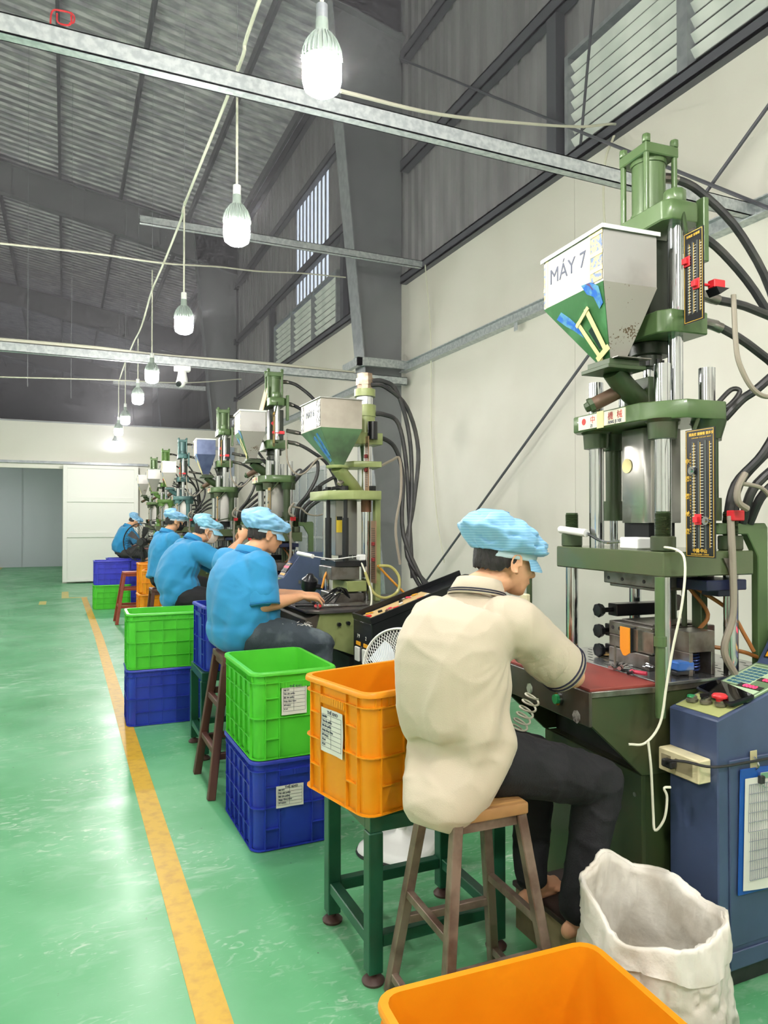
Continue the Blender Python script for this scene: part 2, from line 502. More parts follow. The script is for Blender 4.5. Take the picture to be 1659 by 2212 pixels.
mb = MB(); ys = rprof(Y0, Y1); k = len(ys); xs = [X0, -6, -3, -0.1, 2, XW + 0.2]
vs = [(x, yy, zroof(x) + d) for x in xs for yy, d in ys]
fs = [(j * k + i, j * k + i + 1, (j + 1) * k + i + 1, (j + 1) * k + i) for j in range(len(xs) - 1) for i in range(k - 1)]
struct('ceiling', mb.add(vs, fs), M_FOIL, smooth=False)
for i, x in enumerate((4.0, 2.9, 1.25, -0.15, -1.6, -3.1, -4.6, -6.1, -7.6)):
    z = zroof(x)
    struct('trim_%d' % (60 + i), MB().box(x - 0.03, x + 0.03, Y0, Y1, z - 0.2, z - 0.005), M_DARKSTEEL, smooth=False)

# other boundaries of the hall
struct('wall_left', MB().box(X0 - 0.1, X0, Y0, Y1, 0, 11.6), M_WHITEWALL, smooth=False)
struct('wall_front', MB().box(X0, XW, Y0 - 0.1, Y0, 0, 11.6), M_WHITEWALL, smooth=False)
mb = MB()
mb.box(X0, XW + .1, Y1, Y1 + 0.1, 0, 5.6).box(X0, XW + .1, Y1, Y1 + .1, 7.0, 12)
struct('wall_end', mb, M_CLAD, smooth=False)
for i in range(9):
    x = X0 + 0.3 + i * 1.45
    struct('window_%d' % (30 + i), MB().box(x, x + 1.2, Y1 + 0.02, Y1 + 0.05, 5.6, 7.0), M_TRANS, smooth=False)

# white partition across the hall with an opening and a sliding door
OPX = -0.05
mb = MB().box(OPX, XW, YB, YB + 0.1, 0, 3.85).box(X0, OPX, YB, YB + 0.1, 2.75, 3.85).box(X0, -4.2, YB, YB + .1, 0, 2.75)
struct('wall_back', mb, M_BACKWALL, smooth=False)
struct('trim_80', MB().box(X0, XW, YB - 0.015, YB + .115, 3.85, 3.88), M_GALVD, smooth=False)
struct('wall_corridor', MB().box(X0, 1.0, 26.0, 26.1, 0, 3.85), mat('corridor_wall', rgb(196, 204, 214), 0.5), smooth=False)
struct('trim_81', MB().box(-1.28, -1.24, 25.98, 26.0, 0, 3.85).box(-3.28, -3.24, 25.98, 26.0, 0, 3.85), mat('corridor_joint', rgb(176, 184, 194), 0.5), smooth=False)
struct('wall_corridor_side', MB().box(0.9, 1.0, YB + .1, 26, 0, 3.85), M_BACKWALL, smooth=False)
struct('ceiling_corridor', MB().box(X0, 1.0, YB + .1, 26, 3.85, 3.9), M_BACKWALL, smooth=False)
# sliding door leaf standing in front of the partition
DY = YB - 0.16
M_DOOR = mat('door_white', rgb(238, 238, 232), 0.5)
d = struct('door_1', MB().box(-0.02, 1.62, DY, DY + 0.04, 0.05, 2.80), M_DOOR, bev=0.004)
mb = MB().box(-0.04, 0.05, DY - 0.03, DY, 0.04, 2.84).box(1.56, 1.66, DY - 0.03, DY, 0.04, 2.84).box(0.05, 1.56, DY - 0.03, DY, 2.76, 2.84).box(.05, 1.56, DY - .03, DY, 0.04, 0.1)
mb.build('door_frame', M_DOOR, d, bev=0.003)
for z in (1.10, 1.95):
    MB().box(0.05, 1.56, DY - 0.028, DY, z, z + 0.12).build('rail', M_DOOR, d, bev=0.003)
MB().box(-2.2, 1.9, DY + 0.05, DY + 0.09, 2.86, 2.92).build('track', M_GALVD, d)
struct('baseboard_back', MB().box(1.7, XW, YB - 0.02, YB, 0, 0.08), M_GALVD, smooth=False)


# ------------------------------------------------------------------ beams hung across the hall
def channel(p0, p1, w=0.05, h=0.075):
    x0, x1 = p0[0], p1[0]; y, z = p0[1], p0[2]
    m = MB().box(x0, x1, y, y + 0.006, z - h / 2, z + h / 2).box(x0, x1, y, y + w, z + h / 2 - 0.006, z + h / 2).box(x0, x1, y, y + w, z - h / 2, z - h / 2 + 0.006)
    m.box(x0, x1, y + w - .006, y + w, z - h / 2, z - h / 2 + 0.02).box(x0, x1, y + w - .006, y + w, z + h / 2 - 0.02, z + h / 2)
    return m


for n, (x0, x1, y, z, h, lab) in enumerate((
        (-8.9, XW - 0.06, 3.30, 3.545, 0.085, 'long galvanised channel beam passing just behind the nearest lamp'),
        (-8.9, XW - 0.06, 8.55, 3.35, 0.10, 'galvanised channel beam carrying the dome camera'),
        (0.72, XW - 0.05, 8.05, 4.74, 0.085, 'short galvanised channel ending in mid air behind the second lamp'),
        (1.0, 3.1, 17.6, 4.70, 0.11, 'farthest short galvanised channel above the back partition'))):
    t = channel((x0, y, z), (x1, y, z), 0.06, h).build('channel_beam', M_GALV, smooth=False)
    tag(t, lab, 'beam')

# ------------------------------------------------------------------ LED bulb lamps
def lamp_meshes():
    g = MB().lathe([(0.012, 0.0), (0.040, 0.003), (0.060, 0.018), (0.066, 0.045), (0.066, 0.095), (0.064, 0.11)], n=24)
    b = MB().lathe([(0.064, 0.108), (0.062, 0.13), (0.050, 0.165), (0.030, 0.195), (0.022, 0.215), (0.021, 0.25), (0.014, 0.262)], n=24)
    f = MB()
    for i in range(24):
        a = 2 * math.pi * i / 24; c, s_ = math.cos(a), math.sin(a)
        pr = [(0.062, 0.112), (0.0705, 0.114), (0.068, 0.14), (0.057, 0.17), (0.036, 0.2), (0.026, 0.2), (0.05, 0.165), (0.06, 0.13)]
        vs = []
        for w in (-0.0013, 0.0013):
            vs += [(r * c - w * s_, r * s_ + w * c, z) for r, z in pr]
        n = len(pr)
        f.add(vs, [tuple(range(n)), tuple(range(2 * n - 1, n - 1, -1))] + [(k, (k + 1) % n, n + (k + 1) % n, n + k) for k in range(n)])
    return g, b, f


lamps = []
lab_l = ['nearest and largest LED bulb lamp, hanging over the long beam at top', 'second LED bulb lamp from the camera, on a straight white cord',
         'third LED bulb lamp from the camera, below the looped cord', 'fourth LED bulb lamp, just left of the dome camera',
         'fifth LED bulb lamp, hanging just under the camera beam', 'sixth LED bulb lamp, last but one in the row', 'farthest LED bulb lamp, smallest of the row above the partition']
LX, LZ = 0.785, 2.85
lp = [(2.28, 2.94), (3.59, 2.89), (5.35, 2.86), (7.45, 2.87), (8.95, 2.88), (10.9, 2.88), (12.3, 2.87)]
for i, (y, z) in enumerate(lp):
    t = thing('led_bulb_lamp', lab_l[i], 'lamp', (LX, y, z), 0, 'LED bulb lamps hanging in a row')
    if i == 0:
        g, b, f = lamp_meshes()
        a0 = g.build('diffuser', M_GLOW, t); b.build('housing', M_LAMPBODY, t); f.build('cooling_fins', M_LAMPBODY, t, smooth=False, kind='stuff')
        lamp0 = t
    else:
        for ch in lamp0.children:
            if ch.name.startswith(('diffuser', 'housing', 'cooling')):
                c = ch.copy(); COL.objects.link(c); c.parent = t
    topz = [4.4, 3.8, 3.83, 4.0, 3.66, 3.8, 3.76][i] - z
    dx = [0.0, 0.0, 0.0, 0, 0, 0, 0][i]
    MB().tube([(0, 0, 0.255), (dx, 0, topz)], 0.006 if i else 0.007, 8).build('cord', M_CORD, t)
    MB().cyl((0, 0, topz), (0, 0, zroof(LX) - z), 0.0012, n=5).build('hanger_wire', M_GALVD, t)
    MB().cyl((0, 0, 0.24), (0, 0, 0.30), 0.02).build('lamp_socket', M_WHITE if i else M_GALVD, t)
# more of the same bulbs, added only to fill the hall with light
for i, (x, y) in enumerate([(LX, -1.0), (LX, 0.6), (-3.2, -2.0), (-3.2, 1.2), (-3.2, 4.4), (-3.2, 7.6), (-3.2, 11.0), (-3.2, 14.6), (-6.4, 0.5), (-6.4, 5.5), (-6.4, 10.5), (LX + .2, 16.5),
                            (-3.0, 22.0), (2.6, -1.5)]):
    t = thing('led_bulb_lamp', 'LED bulb lamp in the rows beyond the edges of the photo', 'lamp', (x, y, 3.5 if i not in (11, 12) else 3.1), 0, 'LED bulb lamps outside the photo')
    for ch in lamp0.children:
        if ch.name.startswith(('diffuser', 'housing')):
            c = ch.copy(); COL.objects.link(c); c.parent = t
            if ch.name.startswith('diffuser'):
                c.material_slots[0].link = 'OBJECT'; c.material_slots[0].material = M_GLOWFILL
# ================================================================== plastic crates
CRC = {
    'orange': mat('orange_crate_plastic', rgb(238, 152, 20), 0.38, 0, rgb(232, 144, 16), 6, 0.4, 0.7),
    'green': mat('green_crate_plastic', rgb(84, 200, 54), 0.38, 0, rgb(76, 190, 48), 6, 0.4, 0.7),
    'blue': mat('blue_crate_plastic', rgb(38, 58, 170), 0.38, 0, rgb(34, 50, 156), 6, 0.4, 0.7),
    'paleblue': mat('pale_blue_crate_plastic', rgb(66, 70, 206), 0.4, 0, rgb(58, 62, 190), 6, 0.4, 0.7),
}


def rrect(hx, hy, r, n=4, z=0.0):
    out = []
    for cx, cy, a0 in ((hx - r, hy - r, 0), (-hx + r, hy - r, 90), (-hx + r, -hy + r, 180), (hx - r, -hy + r, 270)):
        for k in range(n + 1):
            a = math.radians(a0 + 90 * k / n)
            out.append(Vector((cx + r * math.cos(a), cy + r * math.sin(a), z)))
    return out


def crate(label, color, loc, rz=0.0, L=0.61, Wd=0.42, H=0.41, group=None, card=None, detail=True, slats=False, name='plastic_crate'):
    """hollow crate: long side along local x. card: list of (side, offset, z) paper labels."""
    m = CRC[color]
    t = thing(name, label, 'crate', loc, rz, group)
    hx, hy = L / 2, Wd / 2; r = 0.045; tk = 0.006
    bx, by = hx - 0.016, hy - 0.016
    b = MB()
    b.rings([rrect(bx - .008, by - .008, r, z=0.0), rrect(bx - .004, by - .004, r, z=0.02), rrect(bx, by, r, z=H - 0.01),
             rrect(bx - tk, by - tk, r - .004, z=H - 0.01), rrect(bx - tk - .004, by - tk - .004, r - .004, z=0.012)], caps=True)
    b.build('body', m, t, ang=50)
    rim = MB()
    rim.rings([rrect(bx - tk, by - tk, r - .004, z=H), rrect(hx - .004, hy - .004, r + .008, z=H), rrect(hx, hy, r + .012, z=H - .006), rrect(hx, hy, r + .012, z=H - .016),
               rrect(hx - .004, hy - .004, r + .01, z=H - .018), rrect(bx - tk, by - tk, r - .004, z=H - .018)], caps=False, closed=True)
    rim.build('rim', m, t, ang=40)
    ribs = MB()

    def band(z, w=0.004, out=0.010):
        ribs.rings([rrect(bx - .002, by - .002, r, z=z), rrect(bx + out, by + out, r + .008, z=z), rrect(bx + out, by + out, r + .008, z=z + w), rrect(bx - .002, by - .002, r, z=z + w)], caps=False, closed=True)
    for z in (H - 0.052, H * 0.47, 0.004):
        band(z)
    if detail:
        zt = H - 0.05
        nx = 5 if not slats else 9
        # long sides
        for sy in (-1, 1):
            y0, y1 = sorted((sy * (by - .003), sy * (by + .009)))
            for k in range(nx + 1):
                x = -bx + 0.05 + (2 * bx - 0.1) * k / nx
                ribs.box(x - .0022, x + .0022, y0, y1, 0.006, zt)
            for z in (H * 0.24, H * 0.70):
                ribs.box(-bx + .05, bx - .05, y0, y1, z - .002, z + .002)
        # short sides with a plain panel in the middle that carries the handle
        for sx in (-1, 1):
            x0, x1 = sorted((sx * (bx - .003), sx * (bx + .009)))
            for y in (-by + .05, -by + .115, by - .115, by - .05):
                ribs.box(x0, x1, y - .0022, y + .0022, 0.006, H - .018)
            for ya, yb in ((-by + .05, -by + .115), (by - .115, by - .05)):
                for z in (H * 0.24, H * 0.70):
                    ribs.box(x0, x1, ya, yb, z - .002, z + .002)
        for sx in (-1, 1):
            h = MB()
            x0, x1 = sorted((sx * (bx - .002), sx * (bx + .014)))
            h.box(x0, x1, -0.075, 0.075, H - 0.075, H - 0.050)
            for k in range(11):
                y = -0.07 + 0.014 * k
                h.box(min(x0, x1 + .0015 * sx), max(x1, x1 + .0015 * sx) if sx > 0 else x1, y - .002, y + .002, H - 0.076, H - 0.049)
            h.build('handle', m, t, smooth=False)
        # small lattice under the rim
        for k in range(22):
            x = -bx + .03 + (2 * bx - .06) * k / 21
            for sy in (-1, 1):
                y0, y1 = sorted((sy * (by - .002), sy * (by + .006)))
                ribs.box(x - .0012, x + .0012, y0, y1, H - .05, H - .018)
    ribs.build('rib', m, t, smooth=False, kind='stuff')
    for side, off, z, cw, chh, lines in card or ():
        if side in ('-x', '+x'):
            sx = -1 if side == '-x' else 1
            M = plane_M((sx * (bx + .0115), off, z), (0, sx, 0), (0, 0, 1))
        else:
            sy = -1 if side == '-y' else 1
            M = plane_M((off, sy * (by + .0115), z), (-sy, 0, 0), (0, 0, 1))
        pc = MB(); nn = 6
        vs = []
        for j in range(nn + 1):
            for i in range(nn + 1):
                vs.append(M @ Vector(((i / nn - .5) * cw, (j / nn - .5) * chh, 0.0015 * math.sin(i * 1.3 + j) + 0.0005)))
        pc.add(vs, [(j * (nn + 1) + i, j * (nn + 1) + i + 1, (j + 1) * (nn + 1) + i + 1, (j + 1) * (nn + 1) + i) for j in range(nn) for i in range(nn)])
        c = pc.build('paper_card', M_PAPER, t)
        c['label'] = 'white stock card with a printed table taped on the crate'
        ln = MB()
        for k in range(len(lines) + 1):
            yy = chh * (0.36 - 0.74 * k / max(1, len(lines)))
            ln.box(-cw * .44, cw * .44, yy - .0005, yy + .0005, 0.0022, 0.0026, M)
        for xx in (-cw * .44, -cw * .02, cw * .44):
            ln.box(xx - .0005, xx + .0005, -chh * .38, chh * .36, .0022, .0026, M)
        ln.build('ruling', M_INK, c, smooth=False)
        text('lettering', 'THẺ KHO', cw * .11, M @ Matrix.Translation((cw * .05, chh * .42, .0024)), M_INK, c, 0.0003, bold=.0004)
        for k, s_ in enumerate(lines):
            yy = chh * (0.31 - 0.74 * k / len(lines))
            text('lettering', s_, cw * .075, M @ Matrix.Translation((-cw * .42, yy, .0024)), M_INK, c, 0.0003, 'LEFT', .0003)
    return t


CARD = ['Mã KH', 'Tên sản phẩm', 'Mã sản phẩm', 'Ngày đóng hàng', 'Số lượng', 'Vị trí', 'FQC']
crate('big orange crate at the bottom edge, open top, nearest the camera', 'orange', (0.945, 1.315, 0), math.radians(-3), group='orange crates')
crate('orange crate with a white stock card, standing on the green metal table', 'orange', (1.125, 2.375, 0.546), math.radians(13), H=0.40, group='orange crates',
      card=[('-x', 0.0, 0.235, 0.135, 0.15, CARD)])
crate('blue crate on the floor under the bright green one, nearest stack', 'blue', (0.975, 3.50, 0), math.radians(91), group='blue crates', card=[('-x', 0.03, 0.24, 0.13, 0.1, CARD[:5])])
crate('bright green crate stacked on the blue one beside the orange crate', 'green', (0.975, 3.50, 0.41), math.radians(91), H=0.40, group='green crates', card=[('-x', 0.01, 0.27, 0.12, 0.14, CARD[:6])])
crate('blue crate on a table in the middle, left of the seated worker in ripped jeans', 'blue', (1.045, 4.80, 0.546), math.radians(3), L=.50, group='blue crates')
crate('bottom blue crate of the second stack, its corner touching the yellow line', 'blue', (0.72, 5.72, 0), math.radians(-1), group='blue crates')
crate('green crate on top of the second stack beside the yellow line', 'green', (0.72, 5.72, 0.41), math.radians(-1), group='green crates')
crate('far green crate on the floor beside the sliding door', 'green', (0.745, 13.25, 0), math.radians(1), group='green crates')
crate('far blue crate standing on the far green crate by the sliding door', 'paleblue', (0.755, 13.25, 0.41), math.radians(1), group='blue crates')
crate('blue crate on the floor behind the far stack', 'paleblue', (1.0, 14.05, 0), math.radians(2), group='blue crates')
crate('blue crate the farthest worker sits on', 'paleblue', (1.0, 14.05, 0.41), math.radians(2), group='blue crates')
crate('lower orange crate in the middle distance beside the red brown stool', 'orange', (1.20, 10.2, 0.0), math.radians(2), H=0.52, group='orange crates')
crate('slatted orange crate on top of the middle distance orange stack', 'orange', (1.27, 10.15, 0.52), math.radians(-12), H=0.32, slats=True, group='orange crates')
crate('plain orange crate standing just behind the slatted orange one', 'orange', (1.25, 10.75, 0.0), math.radians(2), H=0.9, group='orange crates')

# ================================================================== tables under the crates
def metal_table(label, loc, rz=0.0):
    t = thing('metal_table', label, 'table', loc, rz, 'green metal tables under crates')
    hx, hy, H = 0.235, 0.195, 0.545
    tt = MB().box(-hx - .02, hx + .02, -hy - .02, hy + .02, H - .004, H).box(-hx - .02, hx + .02, -hy - .02, -hy + .025, H - .055, H - .004).box(-hx - .02, hx + .02, hy - .025, hy + .02, H - .055, H - .004)
    tt.box(-hx - .02, -hx + .025, -hy + .025, hy - .025, H - .055, H - .004).box(hx - .025, hx + .02, -hy + .025, hy - .025, H - .055, H - .004)
    tt.build('table_top', M_TGREEN, t, bev=.002)
    for sx in (-1, 1):
        for sy in (-1, 1):
            x, y = sx * hx, sy * hy
            lg = MB().box(x - .025, x + .025, y - .025, y + .025, 0.035, H - .055).build('leg', M_TGREEN, t, bev=.003)
            MB().lathe([(0.036, 0), (0.038, .008), (.026, .02), (.012, .024), (.012, .036)], (x, y, 0), 20).build('levelling_foot', mat('foot_brown', rgb(74, 52, 46), .5), lg)
    for sy in (-1, 1):
        MB().box(-hx + .025, hx - .025, sy * hy - .02, sy * hy + .02, .115, .155).build('rail', M_TGREEN, t, bev=.003)
    for sx in (-1, 1):
        MB().box(sx * hx - .02, sx * hx + .02, -hy + .025, hy - .025, .115, .155).build('rail', M_TGREEN, t, bev=.003)
    return t


metal_table('dark green metal table on round feet under the orange crate', (1.16, 2.36, 0))
metal_table('green metal table under the blue crate in the middle', (1.045, 4.80, 0))

# ================================================================== stools
def stool(label, loc, rz, H, half, spread, mseat, mleg, lw=0.032, rails=((.32,), (.16,)), seat_t=0.035, seat_shape=None, name='stool'):
    t = thing(name, label, 'stool', loc, rz)
    hx, hy = half
    MB().box(-hx, hx, -hy, hy, H - seat_t, H).build('seat', mseat, t, bev=.007, seg=2)
    ap = H - seat_t - .03
    MB().box(-hx + .012, hx - .012, -hy + .012, -hy + .03, ap, H - seat_t).box(-hx + .012, hx - .012, hy - .03, hy - .012, ap, H - seat_t)\
        .box(-hx + .012, -hx + .03, -hy + .03, hy - .03, ap, H - seat_t).box(hx - .03, hx - .012, -hy + .03, hy - .03, ap, H - seat_t).build('apron', mleg, t)
    ft = {}
    for sx in (-1, 1):
        for sy in (-1, 1):
            a = Vector((sx * (hx - .02), sy * (hy - .02), H - seat_t)); b = Vector((sx * (hx + spread), sy * (hy + spread), 0))
            MB().bar(b, a, lw, lw, (1, 0, 0)).build('leg', mleg, t, bev=.003)
            ft[sx, sy] = (b, a)

    def pt(k, z):
        b, a = ft[k]; return b.lerp(a, z / a.z)
    for z in rails[0]:
        for sy in (-1, 1): MB().bar(pt((-1, sy), z), pt((1, sy), z), lw * .7, lw * .8).build('rung', mleg, t, bev=.002)
    for z in rails[1]:
        for sx in (-1, 1): MB().bar(pt((sx, -1), z), pt((sx, 1), z), lw * .7, lw * .8).build('rung', mleg, t, bev=.002)
    return t


stool('scuffed metal stool with a worn wooden seat, nearest the camera', (1.135, 1.90, 0), math.radians(-2), 0.67, (0.125, 0.125), 0.065, M_WOOD, M_STOOLM, rails=((.24,), (.33, .06)))
stool('dark brown wooden stool under the worker in ripped jeans', (0.96, 4.14, 0), math.radians(0), 0.75, (0.16, 0.15), 0.075, M_DWOOD, M_DWOOD, lw=.042, rails=((.22, .5), (.24, .48)))
stool('dark wooden stool hidden behind the green crate under the masked worker', (0.93, 6.45, 0), 0, 0.75, (0.15, 0.14), 0.05, M_DWOOD, M_DWOOD, lw=.036, rails=((.3,), (.3,)))
stool('dark wooden stool under the worker with the black mask', (1.02, 8.35, 0), 0, 0.75, (0.15, 0.14), 0.05, M_DWOOD, M_DWOOD, lw=.036, rails=((.3,), (.3,)))
stool('empty red brown wooden stool in the distance before the far crates', (0.92, 11.25, 0), 0, 0.75, (0.14, 0.14), 0.09, M_RWOOD, M_RWOOD, lw=.045, rails=((.25, .5), (.25, .5)))
t = thing('side_table', 'small black table at the far left edge by the corridor', 'table', (-2.35, 22.9, 0))
MB().box(-.6, .4, -.4, .4, .72, .76).build('table_top', M_BLK, t)
for sx, sy in ((-.55, -.35), (.35, -.35), (-.55, .35), (.35, .35)): MB().box(sx - .03, sx + .03, sy - .03, sy + .03, 0, .72).build('leg', M_BLK, t)
MB().box(-.6, .4, -.38, -.34, .2, .24).build('rail', M_BLK, t)

# ================================================================== fans
def fan(label, loc, rz, zc, R, m, grille=True, base=True, tilt=0.0, nw=60):
    t = thing('pedestal_fan', label, 'fan', loc, rz)
    if base:
        b = MB(); rs = []
        for z, k in ((0, .98), (.012, 1.0), (.03, .96), (.042, .8), (.055, .45), (.075, .16), (.09, .12)):
            rs.append(rrect(.19 * k, .17 * k, .1 * k, 5, z))
        b.rings(rs); b.build('base', m, t, ang=60)
        MB().rings([rrect(.192, .172, .102, 5, 0), rrect(.195, .175, .104, 5, .006), rrect(.192, .172, .102, 5, .014)]).build('base_trim', M_BLACK, t)
    MB().cyl((0, 0, .06), (0, 0, zc - .12), .016).cyl((0, 0, .06), (0, 0, zc * .55), .022).build('pole', m, t)
    MB().cyl((0, 0, zc - .16), (0, 0, zc - .04), .03, .04).lathe([(.02, -.16), (.06, -.14), (.075, -.06), (.075, .0), (.03, .02)], (0, 0, zc), 20, (1, 0, 0)).build('motor_housing', m, t)
    g = MB()
    for xx, rr in ((.0, R), (.006, R), (.012, R * .995)):
        g.tube([(xx, R * math.cos(a), zc + R * math.sin(a)) for a in [2 * math.pi * k / 64 for k in range(64)]], .004 if m is not M_BLACK else .008, 6, 0, closed=True)
    n = nw
    for k in range(n):
        a = 2 * math.pi * k / n
        for sgn in (-1, 1):
            tw = 0.35 * sgn
            pts = []
            for q in range(6):
                u = q / 5; rr = R * (1 - u * .82); aa = a + tw * u
                pts.append((.004 + sgn * .055 * math.sin(u * math.pi / 2), rr * math.cos(aa), zc + rr * math.sin(aa)))
            g.tube(pts, .0013 if m is not M_BLACK else .002, 4, 0, caps=False)
    g.build('grille', m, t, kind='stuff')
    MB().cyl((.057, 0, zc), (.07, 0, zc), R * .2, R * .18, 24).build('grille_cap', m, t)
    for k in range(5):
        a = 2 * math.pi * k / 5; bl = MB(); vs = []
        for q in range(5):
            u = q / 4; rr = R * (.12 + .72 * u); w = (.2 + .25 * math.sin(u * math.pi * .8)) * (1 if m is not M_BLACK else .55)
            for sg in (-1, 1):
                aa = a + sg * w * .9
                vs.append((.02 * sg, rr * math.cos(aa), zc + rr * math.sin(aa)))
        fs = [(2 * q, 2 * q + 1, 2 * q + 3, 2 * q + 2) for q in range(4)]
        vs2 = [Vector(p) + Vector((.003, 0, 0)) for p in vs]
        bl.add(vs + vs2, fs + [tuple(10 + i for i in f) for f in fs])
        bl.build('blade', mat('grey_blade', rgb(190, 200, 208), .3) if m is not M_BLACK else M_BLACK, t)
    return t


fan('white pedestal fan standing behind the orange crate', (1.42, 2.99, 0), math.radians(215), .80, .205, M_WHITE, nw=72)
fan('black pedestal fan in the distance before the farthest worker', (1.19, 12.75, 0), math.radians(240), 1.14, .32, M_BLACK, nw=40)

# ================================================================== sacks
def sack(label, loc, rx, ry, H, seed, rz=0.0, tilt=0.0):
    t = thing('woven_sack', label, 'sack', loc, rz)
    n, m = 144, 60; rs = []
    rnd = random.Random(seed); ph = [rnd.uniform(0, 6.28) for _ in range(8)]
    prof = [(0, .80, 1.0), (.03, .97, 1.0), (.25, 1.10, 1), (.55, 1.06, 1), (.8, .98, 1), (1.0, .96, 1)]

    def rad(u):
        for (a, ra, _), (b, rb, _) in zip(prof, prof[1:]):
            if u <= b: return ra + (rb - ra) * (u - a) / (b - a)
        return prof[-1][1]

    def pnt(u, a, inset=0.0, dz=0.0):
        sq = 1.0 / max(abs(math.cos(a)) ** 2.6 + abs(math.sin(a)) ** 2.6, 1e-6) ** (1 / 2.6)
        w = 1 + .025 * math.sin(3 * a + ph[0] + 4 * u) + .018 * math.sin(7 * a + ph[1] - 6 * u) + .010 * math.sin(13 * a + ph[2] + 9 * u)
        w += .05 * noise.noise(Vector((math.cos(a) * 2.2 + seed, math.sin(a) * 2.2, u * 4)))
        w += .03 * noise.noise(Vector((math.cos(a) * 5 + seed, math.sin(a) * 5, u * 9 + 4)))
        q_ = noise.noise(Vector((math.cos(a) * 3.3 + seed + 7, math.sin(a) * 3.3, u * 5.5))); w -= .035 * max(0, 1 - abs(q_) * 9)
        q_ = noise.noise(Vector((math.cos(a) * 6 + seed, math.sin(a) * 6 + 3, u * 8))); w += .018 * max(0, 1 - abs(q_) * 7)
        rr = rad(u) * w * sq - inset
        z = u * H * (1 + (.10 * math.sin(a + ph[3]) + .05 * math.sin(2 * a + ph[4]) + .03 * math.sin(5 * a + ph[5])) * u * u) + dz + tilt * u * u * u * math.cos(a - .86)
        return Vector((rr * rx * math.cos(a), rr * ry * math.sin(a), z))
    A = [2 * math.pi * k / n for k in range(n)]
    for j in range(m + 1): rs.append([pnt(j / m, a) for a in A])
    rs.append([pnt(1, a, .04, -.002) for a in A])
    for j in range(m, 4, -3): rs.append([pnt(j / m, a, .06, 0) for a in A])
    rs.append([pnt(4 / m, a, .12, 0) for a in A])
    MB().rings(rs).build('sack_body', M_SACK, t, ang=180)
    rs = []
    for u, ins, dz in ((.80, -.045, 0), (.86, -.035, 0), (.93, -.03, 0), (.985, -.03, .0), (1.0, -.015, .006), (1.0, .02, .006), (.97, .04, 0)):
        rs.append([pnt(u, a, ins + .012 * math.sin(9 * a + ph[6]), dz + (.012 * math.sin(4 * a + ph[7]) if u < .82 else 0)) for a in A])
    MB().rings(rs, caps=False).build('folded_rim', M_SACK, t, ang=180)
    return t


M_SACK = mat('woven_white_sack', rgb(232, 228, 218), 0.42, 0, rgb(216, 208, 194), 7, 0.45, 0.7, 0.35, 26)
sack('open white woven sack standing before the blue console', (1.487, 1.53, 0), .150, .205, .45, 3, rz=0, tilt=.075)
sack('white woven sack just showing at the bottom right corner', (1.60, 1.02, 0), .15, .17, .46, 11)

# wooden foot rest
t = thing('foot_rest', 'low dirty wooden box under the bare feet of the worker in cream', 'box', (1.66, 1.98, 0))
MB().box(-.13, .13, -.24, .26, .0, .02).box(-.13, -.11, -.24, .26, .02, .15).box(.11, .13, -.24, .26, .02, .15).build('side_board', mat('dirty_wood', rgb(132, 116, 84), .7, 0, rgb(88, 74, 52), 5, .4, .7, .2, 30), t)
MB().box(-.14, .14, -.25, .27, .15, .17).build('top_board', mat('dark_dirty_wood', rgb(62, 50, 44), .7, 0, rgb(44, 36, 32), 6, .4, .7), t, bev=.003)

# ================================================================== blue control console
M_PANELG = mat('membrane_panel_green', rgb(120, 150, 110), .35, 0, rgb(104, 132, 96), 9)
M_PANELB = mat('membrane_panel_light', rgb(190, 214, 176), .35)
M_KEY = mat('membrane_keys', rgb(60, 118, 140), .4)
M_LED = mat('red_led_digits', rgb(255, 40, 70), .4, emit=4.0)
M_DIALBLK = mat('dial_black', rgb(30, 30, 32), .3)
M_AMBER = mat('amber_label', rgb(226, 160, 30), .4)


